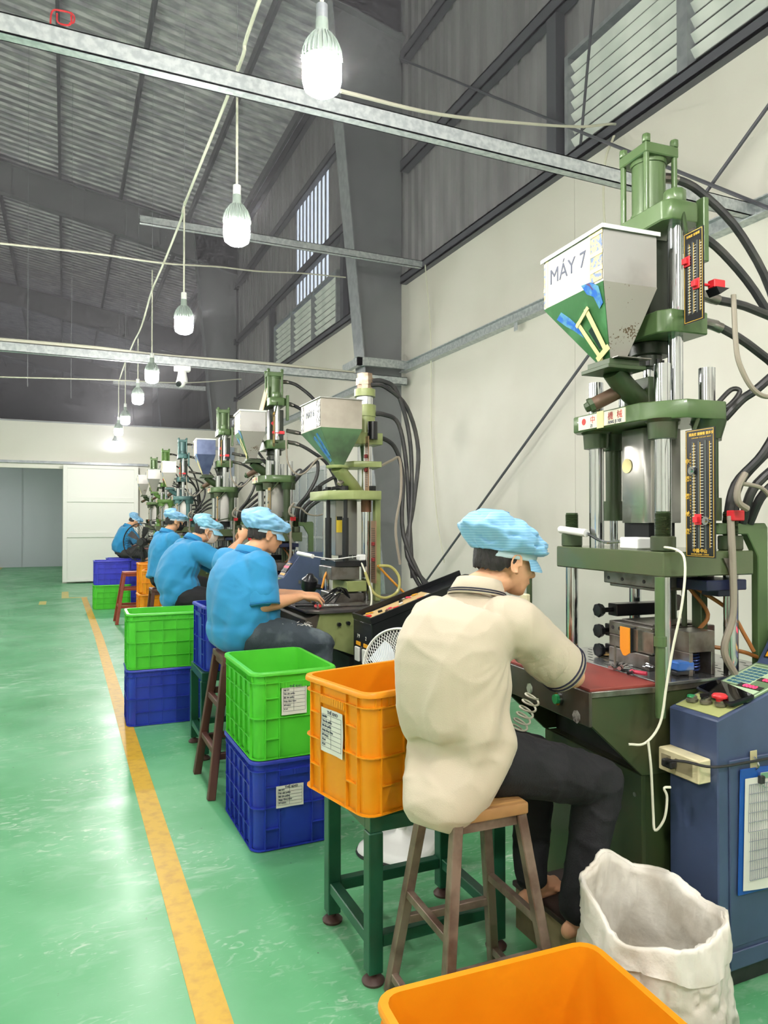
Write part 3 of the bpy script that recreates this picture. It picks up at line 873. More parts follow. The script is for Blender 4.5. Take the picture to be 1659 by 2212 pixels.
def console(name, label, loc, rz=0.0):
    """operator end at local x=0; side seen from -y; width .235 along y."""
    t = thing(name, label, 'control box', loc, rz)
    Wd = .20
    prof = [(0, .06), (0, .865), (.43, .985), (.53, 1.12), (.60, 1.21), (.85, 1.21), (.85, .06)]
    MB().prism(prof, 'y', 0, Wd).build('cabinet', M_BLUECON, t, bev=.004, smooth=False)
    MB().box(.03, .82, .02, Wd - .02, 0, .06).build('plinth', M_BLACK, t)
    # lower door and its gap on the side
    MB().box(.045, .80, -.006, 0.0, .14, .735).build('door', M_BLUECON, t, bev=.003)
    MB().box(.045, .80, -.007, 0.0, .07, .125).build('bottom_strip', M_BLUECON, t, bev=.002)
    # sloped key panel
    a = math.atan2(.12, .43); R = Matrix.Translation((0, 0, .865)) @ Matrix.Rotation(-a, 4, 'Y')
    mb = MB().box(.02, .135, .012, Wd - .012, .001, .003, R).build('button_plate', mat('plate_olive', rgb(176, 182, 120), .45), t)
    mb = MB().box(.15, .43, .010, Wd - .010, .001, .003, R).build('key_panel', M_PANELG, t)
    k = MB()
    k.box(.16, .42, .016, .022, .003, .0035, R).box(.16, .42, Wd - .022, Wd - .016, .003, .0035, R).box(.16, .166, .022, Wd - .022, .003, .0035, R).box(.414, .42, .022, Wd - .022, .003, .0035, R)
    k.box(.245, .40, .09, .18, .003, .0035, R); k.box(.17, .235, .03, .18, .003, .0035, R); k.box(.3, .40, .03, .09, .003, .0035, R)
    k.build('key_field', M_PANELB, mb)
    kk = MB()
    for i in range(7):
        for j in range(4):
            x = .252 + i * .021; y = .096 + j * .020
            kk.box(x, x + .014, y, y + .017, .0035, .0045, R)
    kk.build('key', M_KEY, mb, smooth=False, kind='stuff')
    d1 = MB().box(.236, .262, .03, .12, .0036, .005, R).box(.30, .326, .03, .09, .0036, .005, R).build('display', M_DIALBLK, mb)
    TM = lambda x, y: R @ Matrix.Translation((x, y, .0054)) @ Matrix.Rotation(-math.pi / 2, 4, 'Z')
    text('lettering', '0000', .026, TM(.249, .075), M_LED, mb, .0004, bold=.0008)
    text('lettering', '000', .024, TM(.313, .055), M_LED, mb, .0004, bold=.0008)
    # buttons: green, selector, red mushroom
    for j, (y, mm, nm) in enumerate(((.158, mat('button_green', rgb(40, 150, 90), .3), 'green_button'), (.110, M_DIALBLK, 'selector_switch'), (.058, M_RED, 'emergency_button'))):
        b = MB().lathe([(.019, .003), (.020, .012), (.016, .014), (.016, .022), (.013, .024)], R @ Vector((.065 + .01 * j, y, 0)), 20).build('button_collar', mat('collar_grey', rgb(120, 116, 100), .4, .3), t)
        c = R @ Vector((.065 + .01 * j, y, .02))
        q = MB()
        if j == 0: q.cyl(c, c + Vector((0, 0, .006)), .014, .012)
        elif j == 1: q.cyl(c, c + Vector((0, 0, .008)), .012).box(c.x - .016, c.x + .016, c.y - .005, c.y + .005, c.z + .006, c.z + .018)
        else: q.lathe([(.012, 0), (.012, .008), (.024, .012), (.025, .018), (.020, .024), (.004, .026)], c, 24)
        q.build(nm, mm, b)
    # steep upper panel with thumbwheels
    a2 = math.atan2(.135, .10); R2 = Matrix.Translation((.43, 0, .985)) @ Matrix.Rotation(-a2, 4, 'Y')
    up = MB().box(.02, .158, .02, Wd - .02, .001, .003, R2).build('meter_panel', M_DIALBLK, t)
    q = MB().box(.025, .045, .025, Wd - .025, .003, .004, R2).box(.148, .153, .025, Wd - .025, .003, .004, R2); q.build('amber_strip', M_AMBER, up)
    q = MB()
    for j in range(4): q.box(.055, .14, .03 + j * .038, .060 + j * .038, .003, .010, R2)
    q.build('thumbwheel', mat('thumbwheel_grey', rgb(60, 60, 62), .35), up, smooth=False)
    q = MB()
    for j in range(4): q.box(.10, .118, .036 + j * .038, .054 + j * .038, .010, .0105, R2)
    q.build('red_display', M_LED, up, smooth=False)
    MB().box(.57, .59, -.004, 0, .93, .96).build('screw', M_RUST, t)
    return t


con7 = console('control_console', 'scratched blue control console at the right edge with red emergency button', (1.893, 1.655, 0))
con5 = console('control_console', 'blue control console behind the worker in ripped jeans', (1.37, 6.27, 0))

# things on / against the near console
M_SOCK = mat('aged_socket_cream', rgb(222, 212, 172), .45, 0, rgb(180, 166, 124), 10, .5, .7)
t = thing('extension_socket', 'cream socket box fixed to the end of the blue console', 'socket', (1.893, 1.765, .70))
MB().box(-.055, 0, -.085, .085, -.038, .038).build('box', M_SOCK, t, bev=.004)
MB().box(-.0565, -.055, -.06, .01, -.02, .02).box(-.0565, -.055, .03, .07, -.02, .02).build('socket_face', mat('socket_shadow', rgb(150, 140, 110), .5), t)  # socket faces in a darker tone than the box
MB().box(-.085, -.056, .0, .045, -.012, .014).build('plug', M_BLACK, t, bev=.005)
t['label'] = 'cream socket box with a black plug fixed to the blue console end'
t = MB().tube([(1.813, 1.787, .70), (1.80, 1.775, .715), (1.82, 1.72, .728), (1.86, 1.645, .728), (2.0, 1.632, .728), (2.2, 1.632, .727), (2.6, 1.62, .725)], .0045).build('power_cable', M_BLACK)
tag(t, 'black cable running from the socket box along the blue console', 'cable')
t = thing('wall_hook', 'clear adhesive hook stuck on the blue console door', 'hook', (2.045, 1.649, .735))
MB().box(-.016, .016, -.002, 0, -.045, .02).build('plate', mat('hook_plate', rgb(190, 180, 140), .4), t, bev=.002)
MB().tube([(0, -.003, .0), (0, -.014, -.01), (0, -.02, -.025), (0, -.008, -.038)], .003).build('hook', M_CHROME, t)
t = thing('clipboard', 'blue clipboard with a ruled paper sheet hanging on the console', 'clipboard', (2.10, 1.645, .50))
RB = Matrix.Rotation(math.radians(2), 4, 'Y')
MB().box(-.13, .13, -.004, 0, -.20, .20, RB).build('board', mat('clipboard_blue', rgb(28, 84, 170), .35), t, bev=.004)
ps = MB(); nn = 10; vs = []
for j in range(nn + 1):
    for i in range(nn + 1):
        u, v = i / nn, j / nn
        vs.append(RB @ Vector((-.112 + .236 * u, -.007 - .012 * (1 - v) ** 2 * math.sin(u * 3), -.185 + .355 * v)))
ps.add(vs, [(j * (nn + 1) + i, j * (nn + 1) + i + 1, (j + 1) * (nn + 1) + i + 1, (j + 1) * (nn + 1) + i) for j in range(nn) for i in range(nn)])
sh = ps.build('paper_sheet', M_PAPER, t)
ru = MB()
for k in range(11):
    z = .15 - .03 * k; v = (z + .185) / .355
    ru.box(-.095, .12, -.0105 - .011 * (1 - v) ** 2, -.0085 - .011 * (1 - v) ** 2, z - .0006, z + .0006, RB)
for k in range(26):
    x = -.095 + .0086 * k
    ru.box(x - .0003, x + .0003, -.0105, -.0085, .0, .15, RB).box(x - .0003, x + .0003, -.019, -.0168, -.15, .0, RB)
ru.build('ruling', mat('ruling_grey', rgb(150, 154, 164), .7), sh, smooth=False)
MB().box(-.05, .07, -.014, -.004, .165, .185, RB).tube([(-.045, -.012, .165), (-.03, -.02, .14), (.02, -.02, .15), (.07, -.02, .14)], .002).build('clip', M_CHROME, t, bev=.002)
MB().box(-.055, -.035, -.02, -.006, .15, .175, RB).build('clip_tip', M_BLACK, t, bev=.002)
# phone lying across the key panel
a = math.atan2(.12, .43)
t = thing('mobile_phone', 'black mobile phone lying on the console keys', 'phone', (0, 0, 0))
PS = 1.14
MP = Matrix.Translation((2.03, 1.745, .9165)) @ Matrix.Rotation(-a, 4, 'Y') @ Matrix.Rotation(math.radians(76), 4, 'Z') @ Matrix.Diagonal((PS, PS, PS, 1))
t.matrix_world = MP
MB().rings([rrect(.082, .040, .012, 4, 0), rrect(.084, .042, .013, 4, .004), rrect(.084, .042, .013, 4, .009), rrect(.080, .038, .011, 4, .012)]).build('case', M_BLK, t)
MB().rings([rrect(.077, .036, .010, 4, .012), rrect(.077, .036, .010, 4, .0128)]).build('screen', mat('phone_glass', rgb(8, 8, 10), .06, spec=.8), t)

# ================================================================== black console of the second machine
def black_console(loc):
    t = thing('control_console', 'black console with pen tray and switches beside the second press', 'control box', loc)
    Wd = .27
    MB().prism([(0, 0), (0, .93), (.75, 1.17), (.75, 0)], 'y', 0, Wd).build('cabinet', M_BLK, t, bev=.004, smooth=False)
    a = math.atan2(.24, .75); R = Matrix.Translation((0, 0, .93)) @ Matrix.Rotation(-a, 4, 'Y')
    MB().box(0, .75, -.004, .012, 0, .035, R).box(0, .75, Wd - .012, Wd, 0, .035, R).box(0, .012, .012, Wd - .012, 0, .035, R).box(.012, .75, .012, Wd - .012, .0, .004, R).build('tray', M_BLK, t, smooth=False)
    MB().box(.03, .45, .03, Wd - .03, .004, .006, R).build('tray_card', mat('cardboard_tray', rgb(196, 168, 116), .7), t)
    MB().prism([(.10, .55), (.08, .86), (.70, 1.02), (.70, .45), (.3, .45)], 'y', -.012, -.001).build('side_door', mat('scratched_grey_door', rgb(112, 114, 112), .35, .4, rgb(84, 86, 84), 5, .4, .7), t, bev=.002)
    for j, y in enumerate((.08, .19)):
        MB().box(-.014, 0, y - .03, y + .03, .70, .78).build('breaker', mat('breaker_white', rgb(206, 206, 200), .4), t, bev=.003)
        MB().box(-.004, 0, y - .03, y + .03, .79, .81).build('amber_strip', M_AMBER, t)
        MB().box(-.004, 0, y - .035, y + .035, .45, .53).build('switch_plate', M_DIALBLK, t)
        MB().box(-.014, -.004, y - .022, y + .022, .505, .53).build('red_switch', M_RED, t, bev=.002)
        MB().box(-.012, -.004, y - .02, y + .02, .475, .50).build('green_switch', mat('button_green', rgb(40, 150, 90), .3), t, bev=.002)
        text('lettering', '7 9' if j else '2', .03, plane_M((-.001, y, .84), (0, -1, 0), (0, 0, 1)), M_PAPER, t)
    rnd = random.Random(5)
    cols = [M_RED, M_AMBER, M_PAPER, M_DIALBLK, M_RUST, mat('clip_pink', rgb(226, 60, 100), .4)]
    for i in range(16):
        x = .05 + i * .026; y = rnd.uniform(.05, Wd - .06)
        c = R @ Vector((x, y, .0)); an = rnd.uniform(0, 3.1)
        d = R.to_3x3() @ Vector((math.cos(an), math.sin(an), 0)) * rnd.uniform(.012, .02)
        up = R.to_3x3() @ Vector((0, 0, 1)); side = d.cross(up).normalized() * .012
        p = c + up * .012
        o = MB()
        if i % 3: o.tube([p - d, p - d + side, p + d + side, p + d, p - d * .3], .003, 6, 3)
        else: o.bar(p - d, p + d, .012, .010, up)
        o = o.build('spare_clip', cols[i % 6])
        o.location = loc
        wh = ('at the switch end of', 'in the middle of', 'at the far end of')[min(2, i // 6)]
        tag(o, 'small ' + ('red', 'amber', 'white', 'black', 'steel', 'pink')[i % 6] + ' clip ' + wh + ' the black console tray', 'clip', 'loose clips in the black console tray')
    return t


black_console((1.54, 3.63, 0))
# ================================================================== vertical presses
K = 0.83


def dz(p):
    return Vector((p[0] * K, p[1] * K, 1.5 + K * (p[2] - 1.5)))


def DM(): return MB(dz)


def hexa(mb, c, r, z0, z1, n=6):
    mb.prism([(c[0] + r * math.cos(2 * math.pi * k / n), c[1] + r * math.sin(2 * math.pi * k / n)) for k in range(n)], 'z', z0, z1)
    return mb


def tagM(t, label):
    t['label'] = label; return t


def press_a(label, loc, rz, number='7'):
    t = thing('injection_press', label, 'machine', loc, rz, 'vertical injection presses along the wall')
    G, GD, GB = M_GREEN, M_GREEND, M_GREENB
    FL = -.307
    # --- body with knee space
    DM().box(-.42, -.40, -.37, .35, FL, .45).build('kick_panel', GB, t, bev=.002)
    body = DM().box(-.40, .36, -.355, .34, FL, .45).build('base_cabinet', GB, t, bev=.003)
    sc = DM()
    for y, z in ((-.33, .36), (.31, .36), (.31, -.1), (-.33, -.1)): sc.cyl((-.421, y, z), (-.425, y, z), .009, n=10)
    sc.build('screw', M_RUST, body, smooth=False)
    side = [(-.67, .79), (-.67, .68), (-.42, .45), (.36, .45), (.36, .79)]
    DM().prism(side, 'y', -.375, -.356).build('side_plate', GB, t, bev=.002)
    DM().prism(side, 'y', .345, .365).build('side_plate', GB, t, bev=.002)
    DM().box(-.36, .36, -.35, .34, .45, .79).build('inner_box', M_BLACK, t)
    ap = DM().box(-.685, -.67, -.385, .44, .675, .815).build('front_apron', mat('apron_worn', rgb(70, 72, 62), .4, .3, rgb(96, 84, 76), 6, .4, .7, .05, 30), t, bev=.003)
    for y, mm in ((-.18, mat('button_green', rgb(40, 150, 90), .3)),):
        DM().cyl((-.685, y, .745), (-.70, y, .745), .026, n=20).build('button_collar', M_CHROME, ap)
        DM().cyl((-.70, y, .745), (-.712, y, .745), .02, n=20).build('green_button', mm, ap)
    tp = DM().cyl((-.686, .06, .735), (-.6875, .06, .735), .026, n=7).cyl((-.686, -.3, .70), (-.6875, -.3, .70), .028, n=7).build('clear_tape', mat('shiny_clear_tape', rgb(200, 200, 196), .15, .2, rgb(90, 90, 86), 30, .45, .6), ap, smooth=False)
    # --- table plate with slots, and the red mat
    tb = DM().prism([(-.68, -.38), (-.34, -.39), (.38, -.36), (.38, .42), (-.45, .44), (-.68, .44)], 'z', .79, .815).build('table_top', M_RUST, t, bev=.002)
    bp = DM().prism([(-.34, -.40), (.38, -.365), (.38, .42), (-.36, .42)], 'z', .815, .83).build('bed_plate', mat('ground_steel', rgb(176, 178, 180), .25, .9, rgb(132, 130, 130), 8, .4, .7), t, bev=.002)
    sl = DM()
    for i in range(8):
        for j in range(13):
            x = -.31 + i * .085 + (.04 if j % 2 else 0); y = -.36 + j * .06
            sl.box(x - .004, x + .004, y - .016, y + .016, .8301, .8306)
    sl.build('slot', M_BLACK, bp, smooth=False, kind='stuff')
    DM().prism([(-.675, -.375), (-.345, -.385), (-.345, .12), (-.37, .42), (-.675, .43)], 'z', .815, .826).build('work_mat', M_MAT, t, bev=.001)
    # --- lower tie bars, nuts, threaded studs, platen
    for x, y in ((-.27, -.33), (-.27, .33), (.10, -.33), (.10, .30)):
            b = DM().cyl((x, y, .83), (x, y, 1.265), .031, n=24).build('tie_bar', M_CHROME, t)
            hexa(DM(), (x, y), .052, 1.37, 1.435, 18).build('nut', GD, b, bev=.004)
            th = DM(); pr = [(.028, 1.435)]
            for k in range(18): pr += [(.034, 1.438 + k * .0055), (.029, 1.4407 + k * .0055)]
            pr += [(.03, 1.54)]
            th.lathe(pr, (x, y, 0), 20).build('threaded_stud', GD, b, smooth=False)
    DM().box(-.33, .16, -.40, .38, 1.265, 1.37).build('lower_platen', mat('platen_green', rgb(84, 100, 66), .25, .15, rgb(98, 100, 76), 3, .4, .75, .04, 60, coat=.5), t, bev=.004)
    # moulds
    mu = DM().box(-.22, .12, -.22, .14, 1.20, 1.265).box(-.20, .10, -.2, .12, 1.185, 1.20).build('upper_mould', M_RUST, t, bev=.003)
    q = DM()
    for y in (-.15, .0, .10): q.cyl((-.222, y, 1.225), (-.219, y, 1.225), .009, n=10)
    q.build('bolt_hole', M_BLACK, mu, smooth=False)
    DM().box(-.1, .12, -.40, -.2, 1.20, 1.245).box(.0, .1, -.36, -.26, 1.17, 1.2).build('blue_clamp_plate', mat('dark_blue_steel', rgb(36, 42, 72), .35, .2), t, bev=.003)
    mo = DM().box(-.22, .14, -.20, .10, .90, .955).box(-.22, .14, -.20, .10, .957, 1.02).box(-.18, .10, -.16, .06, 1.02, 1.03).box(-.23, .15, -.19, .09, .83, .898).build('lower_mould', M_RUST, t, bev=.003)
    q = DM()
    for y in (-.13, .02, .07): q.cyl((-.222, y, .99), (-.219, y, .99), .009, n=10)
    q.build('bolt_hole', M_BLACK, mo, smooth=False)
    sb = DM().box(-.14, .0, -.34, -.22, .93, 1.02).box(-.14, -.12, -.34, -.22, .83, .93).box(-.02, 0, -.34, -.22, .83, .93).build('ejector_block', M_RUST, t, bev=.002)
    DM().tube([(-.07 + .022 * math.cos(a), -.29 + .022 * math.sin(a), .84 + .0021 * a) for a in [k * .45 for k in range(92)]], .004, 5, 0).build('spring', mat('spring_blue', rgb(50, 66, 120), .3, .6), sb)
    kb = DM().box(-.15, .2, .13, .20, 1.03, 1.09).box(-.17, .1, .12, .2, .93, .99).box(-.17, .1, .12, .2, .84, .89).build('clamp_bar', M_BLK, t, bev=.003)
    for z in (1.06, .96, .865):
        DM().cyl((-.15, .165, z), (-.20, .165, z), .012).lathe([(.012, 0), (.028, .01), (.036, .035), (.032, .042), (.006, .044)], (-.20, .165, z), 7, (-1, 0, 0)).build('clamp_knob', M_BLK, kb, smooth=False)
    # sensor pole at the near front corner
    po = DM().cyl((-.375, -.43, .70), (-.375, -.43, 1.27), .020, n=14).cyl((-.375, -.43, .99), (-.375, -.43, 1.03), .026, n=14).build('sensor_pole', G, t)
    DM().box(-.40, -.385, -.42, -.34, .96, 1.04).box(-.415, -.385, -.345, -.315, .955, 1.045).build('bracket', M_RUST, po)
    DM().prism([(-.315, 1.05), (-.275, 1.05), (-.255, 1.05), (-.255, .955), (-.275, .93), (-.29, .93), (-.315, .945)], 'x', -.435, -.43).build('sensor_face', mat('sensor_orange', rgb(232, 146, 36), .35), po)
    DM().box(-.43, -.395, -.316, -.256, .945, 1.05).build('sensor_body', M_BLK, po, bev=.003)
    # --- upper frame
    ur = [(-.2, .22), (-.2, -.25), (.05, -.25), (.05, .22)]
    for x, y in ur:
        b = DM().cyl((x, y, 1.37), (x, y, 2.19), .036, n=24).build('guide_rod', M_CHROME, t)
        DM().cyl((x, y, 1.86), (x, y, 1.945), .060, .066, n=24).cyl((x, y, 1.93), (x, y, 1.945), .066, .08, n=24).build('boss', GD, b)
    up = DM().prism([(-.3, .27), (-.3, -.22), (-.18, -.38), (.03, -.38), (.12, -.28), (.12, .28), (.04, .33), (-.24, .33)], 'z', 1.94, 2.02).build('upper_plate', G, t, bev=.004)
    pl = DM().box(-.306, -.300, -.13, .22, 1.947, 2.013).build('name_plate', mat('nameplate_white', rgb(226, 220, 196), .4), up)
    PM = lambda y, z: plane_M(tuple(dz((-.3065, y, z))), (0, -1, 0), (0, 0, 1))
    inkr = mat('red_ink', rgb(196, 44, 40), .5)
    for s_, y in (('中', .105), ('機', -.03), ('械', -.095)): text('lettering', s_, .033, PM(y, 1.985), inkr, pl, .0004)
    text('lettering', 'ZI', .016, PM(.115, 1.958), M_INK, pl, .0004, bold=.0004); text('lettering', 'ANG JI XIE', .017, PM(-.06, 1.958), M_INK, pl, .0004, bold=.0004)
    DM().cyl((-.306, .175, 1.985), (-.307, .175, 1.985), .016, n=20).build('red_dot', inkr, pl)
    DM().box(-.308, -.306, .02, .07, 1.94, 2.02).build('torn_sticker', M_TAPE, pl)
    for x, y in ((-.05, .28), (.0, -.31)):
        DM().cyl((x, y, 1.58), (x, y, 1.94), .040, n=20).cyl((x, y, 1.50), (x, y, 1.60), .052, n=20).cyl((x, y, 1.86), (x, y, 1.94), .052, .075, n=20).build('pull_cylinder', GD, t)
        DM().cyl((x, y, 1.37), (x, y, 1.53), .020, n=14).build('piston_rod', M_CHROME, t)
    hc = DM().prism([(-.18, -.10), (-.18, .05), (-.13, .08), (.02, .08), (.02, -.12), (-.15, -.12)], 'z', 1.49, 1.93).build('heater_cover', mat('brushed_aluminium', rgb(190, 188, 182), .3, .85, rgb(160, 158, 154), 5, .4, .7, stretch=(1, 1, .3)), t, bev=.002)
    st = DM().cyl((-.181, .01, 1.76), (-.184, .01, 1.76), .034, n=24).build('round_sticker', M_TAPE, hc)
    DM().box(-.15, .0, -.10, .07, 1.40, 1.49).build('nozzle_box', M_BLK, t)
    wb = DM().box(-.27, -.17, -.16, -.04, 1.37, 1.425).build('lamp_base', M_WHITE, t, bev=.006)
    wl = DM().cyl((-.31, .15, 1.44), (-.31, .37, 1.455), .019, n=14).build('work_light', M_WHITE, t)
    DM().tube([(-.31, .15, 1.44), (-.30, .03, 1.40), (-.27, -.05, 1.405)], .007, 8).build('flex_arm', M_CHROME, wl)
    # --- injection column
    for y in (-.22, .12):
        DM().cyl((-.1, y, 2.02), (-.1, y, 2.83), .033, n=24).build('column_rod', M_CHROME, t)
    DM().cyl((-.125, -.07, 2.02), (-.125, -.07, 2.30), .021, n=16).build('ram', M_CHROME, t)
    DM().prism([(-.22, .2), (-.22, -.24), (-.18, -.29), (.02, -.29), (.02, .2)], 'z', 2.33, 2.43).build('carriage', G, t, bev=.004)
    DM().box(-.16, .0, -.13, .06, 2.43, 2.80).cyl((-.1, -.05, 2.27), (-.1, -.05, 2.33), .09, n=20).cyl((-.12, -.07, 2.21), (-.12, -.07, 2.27), .06, n=16).build('injection_unit', mat('unit_dark', rgb(46, 52, 42), .4, .2), t, bev=.004)
    q = DM()
    for k in range(8):
        a = k * math.pi / 4; q.cyl((-.12 + .06 * math.cos(a), -.07 + .06 * math.sin(a), 2.215), (-.12 + .06 * math.cos(a), -.07 + .06 * math.sin(a), 2.245), .009, n=6)
    q.build('bolt', M_BLACK, t, smooth=False, kind='stuff')
    DM().prism([(-.20, .14), (-.20, -.25), (-.17, -.285), (-.03, -.285), (.0, -.25), (.0, .14)], 'z', 2.83, 2.92).build('crosshead', G, t, bev=.005)
    hexa(DM(), (-.1, -.22), .050, 2.92, 2.985, 8).build('cap_nut', G, t, bev=.003)
    DM().box(.0, .03, -.29, -.24, 2.66, 2.95).build('valve_bracket', G, t, bev=.003)
    DM().cyl((-.1, -.05, 2.92), (-.1, -.05, 3.19), .076, n=32).cyl((-.1, -.05, 2.92), (-.1, -.05, 2.94), .082, n=32).cyl((-.1, -.05, 3.17), (-.1, -.05, 3.19), .082, n=32).build('hydraulic_cylinder', G, t)
    DM().box(-.195, -.005, -.145, .045, 3.19, 3.24).build('cylinder_head', G, t, bev=.004)
    for x in (-.18, -.02):
        for y in (-.13, .03):
            tr = DM().cyl((x, y, 2.92), (x, y, 3.19), .0135, n=12).build('tie_rod', G, t)
            hexa(DM(), (x, y), .02, 3.24, 3.275).build('bolt', G, tr, bev=.002)
    # --- hopper
    x0, x1, y0, y1, zt, zm = -.52, -.24, -.264, .19, 2.755, 2.52
    fx0, fx1, fy0, fy1, zb = -.41, -.33, -.165, -.075, 2.215
    bx = DM()
    bx.rings([[Vector((x0, y0, z)), Vector((x1, y0, z)), Vector((x1, y1, z)), Vector((x0, y1, z))] for z in (zm, zt)], caps=False)
    bx.rings([[Vector((x0 + .004, y0 + .004, z)), Vector((x1 - .004, y0 + .004, z)), Vector((x1 - .004, y1 - .004, z)), Vector((x0 + .004, y1 - .004, z))] for z in (zt, zm)], caps=False)
    hb = bx.build('hopper_box', M_HOPGREY, t, smooth=False)
    DM().box(x0 - .012, x1 + .012, y0 - .012, y1 + .012, zt, zt + .006).box(x0 - .012, x0 - .009, y0 - .012, y1 + .012, zt - .012, zt).box(x0 - .009, x1 + .012, y0 - .012, y0 - .009, zt - .012, zt).build('hopper_lid', M_LOUVRE, t, smooth=False)
    T4 = [Vector((x0, y0, zm)), Vector((x1, y0, zm)), Vector((x1, y1, zm)), Vector((x0, y1, zm))]
    B4 = [Vector((fx0, fy0, zb)), Vector((fx1, fy0, zb)), Vector((fx1, fy1, zb)), Vector((fx0, fy1, zb))]
    speck = bpy.data.materials.get('hopper_specks') or None
    for i, nm in enumerate(('hopper_side', 'hopper_back', 'hopper_side', 'hopper_front')):
        a, b = i, (i + 1) % 4
        n_ = (T4[b] - T4[a]).cross(B4[a] - T4[a]).normalized() * .003
        q = DM().add([T4[a], T4[b], B4[b], B4[a], T4[a] - n_, T4[b] - n_, B4[b] - n_, B4[a] - n_], [(0, 1, 2, 3), (7, 6, 5, 4), (0, 4, 5, 1), (1, 5, 6, 2), (2, 6, 7, 3), (3, 7, 4, 0)])
        fp = q.build(nm, {3: M_HOPG, 0: M_SPECK}.get(i, M_HOPGREY), t, smooth=False)
        if i == 3: hf = fp
    # front funnel face frame: origin at its top middle, u to the near side (-y), w down the slope
    tm = (T4[3] + T4[0]) / 2; bm_ = (B4[3] + B4[0]) / 2
    w = (bm_ - tm); Lw = w.length; w.normalize(); u = Vector((0, -1, 0)); nn = u.cross(-w).normalized()
    if nn.x > 0: nn = -nn
    u = (u - w * u.dot(w)).normalized()
    FP = lambda s_, d_, h_=.004: tm + u * s_ + w * d_ + nn * h_

    def strip(pts, wd, m_, nm, h_=.005):
        q = DM()
        for p, q_ in zip(pts, pts[1:]):
            q.bar(FP(*p, h_), FP(*q_, h_), wd, .004, nn)
        return q.build(nm, m_, hf, smooth=False)
    strip([(-.035, .115), (.005, .33)], .020, M_TAPE, 'tape_strip', .010)
    strip([(.055, .095), (.055, .30)], .024, M_TAPE, 'tape_strip', .010)
    strip([(-.05, .13), (.075, .10)], .016, M_TAPE, 'tape_strip', .012)
    strip([(-.02, .315), (.085, .30)], .024, M_TAPE, 'tape_strip', .013)
    strip([(.022, .18), (.036, .28)], .030, mat('sight_glass', rgb(46, 60, 58), .1), 'sight_glass', .007)
    blu = mat('chipped_blue_print', rgb(34, 100, 190), .35, 0, rgb(90, 150, 180), 30, .45, .6)

    def blob(pts, m_, nm):
        q = DM(); n = len(pts)
        q.add([FP(a_, b_, .0042) for a_, b_ in pts] + [FP(a_, b_, .0062) for a_, b_ in pts], [tuple(range(n)), tuple(range(2 * n - 1, n - 1, -1))] + [(i, (i + 1) % n, n + (i + 1) % n, n + i) for i in range(n)])
        return q.build(nm, m_, hf, smooth=False)
    blob([(-.16, .03), (-.11, .02), (-.075, .07), (-.05, .12), (-.045, .19), (-.085, .13), (-.12, .09)], blu, 'printed_patch')
    blob([(.09, .0), (.15, .02), (.185, .06), (.165, .13), (.13, .14), (.13, .08), (.10, .05)], blu, 'printed_patch')
    blob([(.12, .012), (.145, .02), (.15, .06), (.14, .05), (.135, .03)], mat('chipped_pink_print', rgb(196, 120, 110), .4), 'printed_patch')
    # paper sign with tape collage
    DM().box(x0 - .003, x0 - .0005, y0 + .085, y1 - .03, zm + .0, zt - .012).build('paper_sign', M_PAPER, hb, smooth=False)
    col = mat('newsprint', rgb(196, 176, 124), .6, 0, rgb(100, 120, 156), 60, .5, .56)
    for a_, b_ in ((y0 + .005, y0 + .085), (y1 - .03, y1 - .004)):
        DM().box(x0 - .003, x0 - .001, a_, b_, zm + .01, zt - .03).build('newsprint_strip', col, hb, smooth=False)
    for a_, b_, c_, d_ in [(y0, y0 + .082, z, z + .018) for z in (zm + .05, zm + .12, zt - .03)] + [(y0 + .082, y0 + .094, zm, zt - .01), (y1 - .04, y1 - .02, zm, zt - .01), (y1 - .019, y1 - .002, zm + .08, zm + .095)]:
        DM().box(x0 - .005, x0 - .003, a_, b_, c_, d_).build('tape_strip', M_TAPE, hb, smooth=False)
    sign = text('lettering', 'MÁY ' + number, .084, plane_M(tuple(dz((x0 - .0045, (y0 + y1) / 2 + .03, (zm + zt) / 2 + .015))), (0, -1, 0), (0, 0, 1)), M_INK, hb, .0006)
    # feed throat
    DM().box(-.44, -.28, -.20, -.04, 2.185, 2.212).box(-.46, -.26, -.22, -.02, 2.165, 2.183).build('hopper_flange', GD, t, bev=.002)
    DM().box(-.42, -.24, -.23, -.19, 2.213, 2.217).build('gate_plate', M_RUST, t)
    DM().tube([(-.36, -.12, 2.175), (-.30, -.11, 2.12), (-.20, -.09, 2.06), (-.13, -.08, 2.02)], .050, 16, 3).build('feed_pipe', GD, t)
    DM().tube([(-.27, -.10, 2.11), (-.33, -.07, 2.075), (-.40, -.03, 2.035)], .032, 14, 2).build('side_port', mat('rusty_port', rgb(96, 74, 58), .5, .3), t)
    DM().lathe([(.036, 0), (.036, .02), (.024, .022), (.020, .04), (.008, .042)], (-.40, -.03, 2.035), 8, Vector((-.13, .08, -.07)).normalized()).build('port_plug', GD, t, smooth=False)
    DM().box(-.18, -.06, -.14, -.03, 2.02, 2.16).build('barrel_mount', GD, t, bev=.003)
    # --- position rulers
    def ruler(x, ya, yb, za, zb, knobs, nm, long):
        r = DM().box(x, x + .006, ya, yb, za, zb).build(nm, M_BLK, t)
        q = DM(); e = .004
        q.box(x - .001, x, ya + e, yb - e, za + e, za + e + .002).box(x - .001, x, ya + e, yb - e, zb - e - .002, zb - e).box(x - .001, x, ya + e, ya + e + .002, za + e, zb - e).box(x - .001, x, yb - e - .002, yb - e, za + e, zb - e)
        for f in (.30, .52, .84):
            y = yb - (yb - ya) * f; q.box(x - .0012, x, y - .0012, y + .0012, za + .04, zb - .055)
        q.build('gold_border', M_GOLD, r, smooth=False)
        q = DM()
        for f in (.26, .47, .70):
            y = yb - (yb - ya) * f; q.box(x - .0012, x, y - .004, y + .004, za + .035, zb - .05)
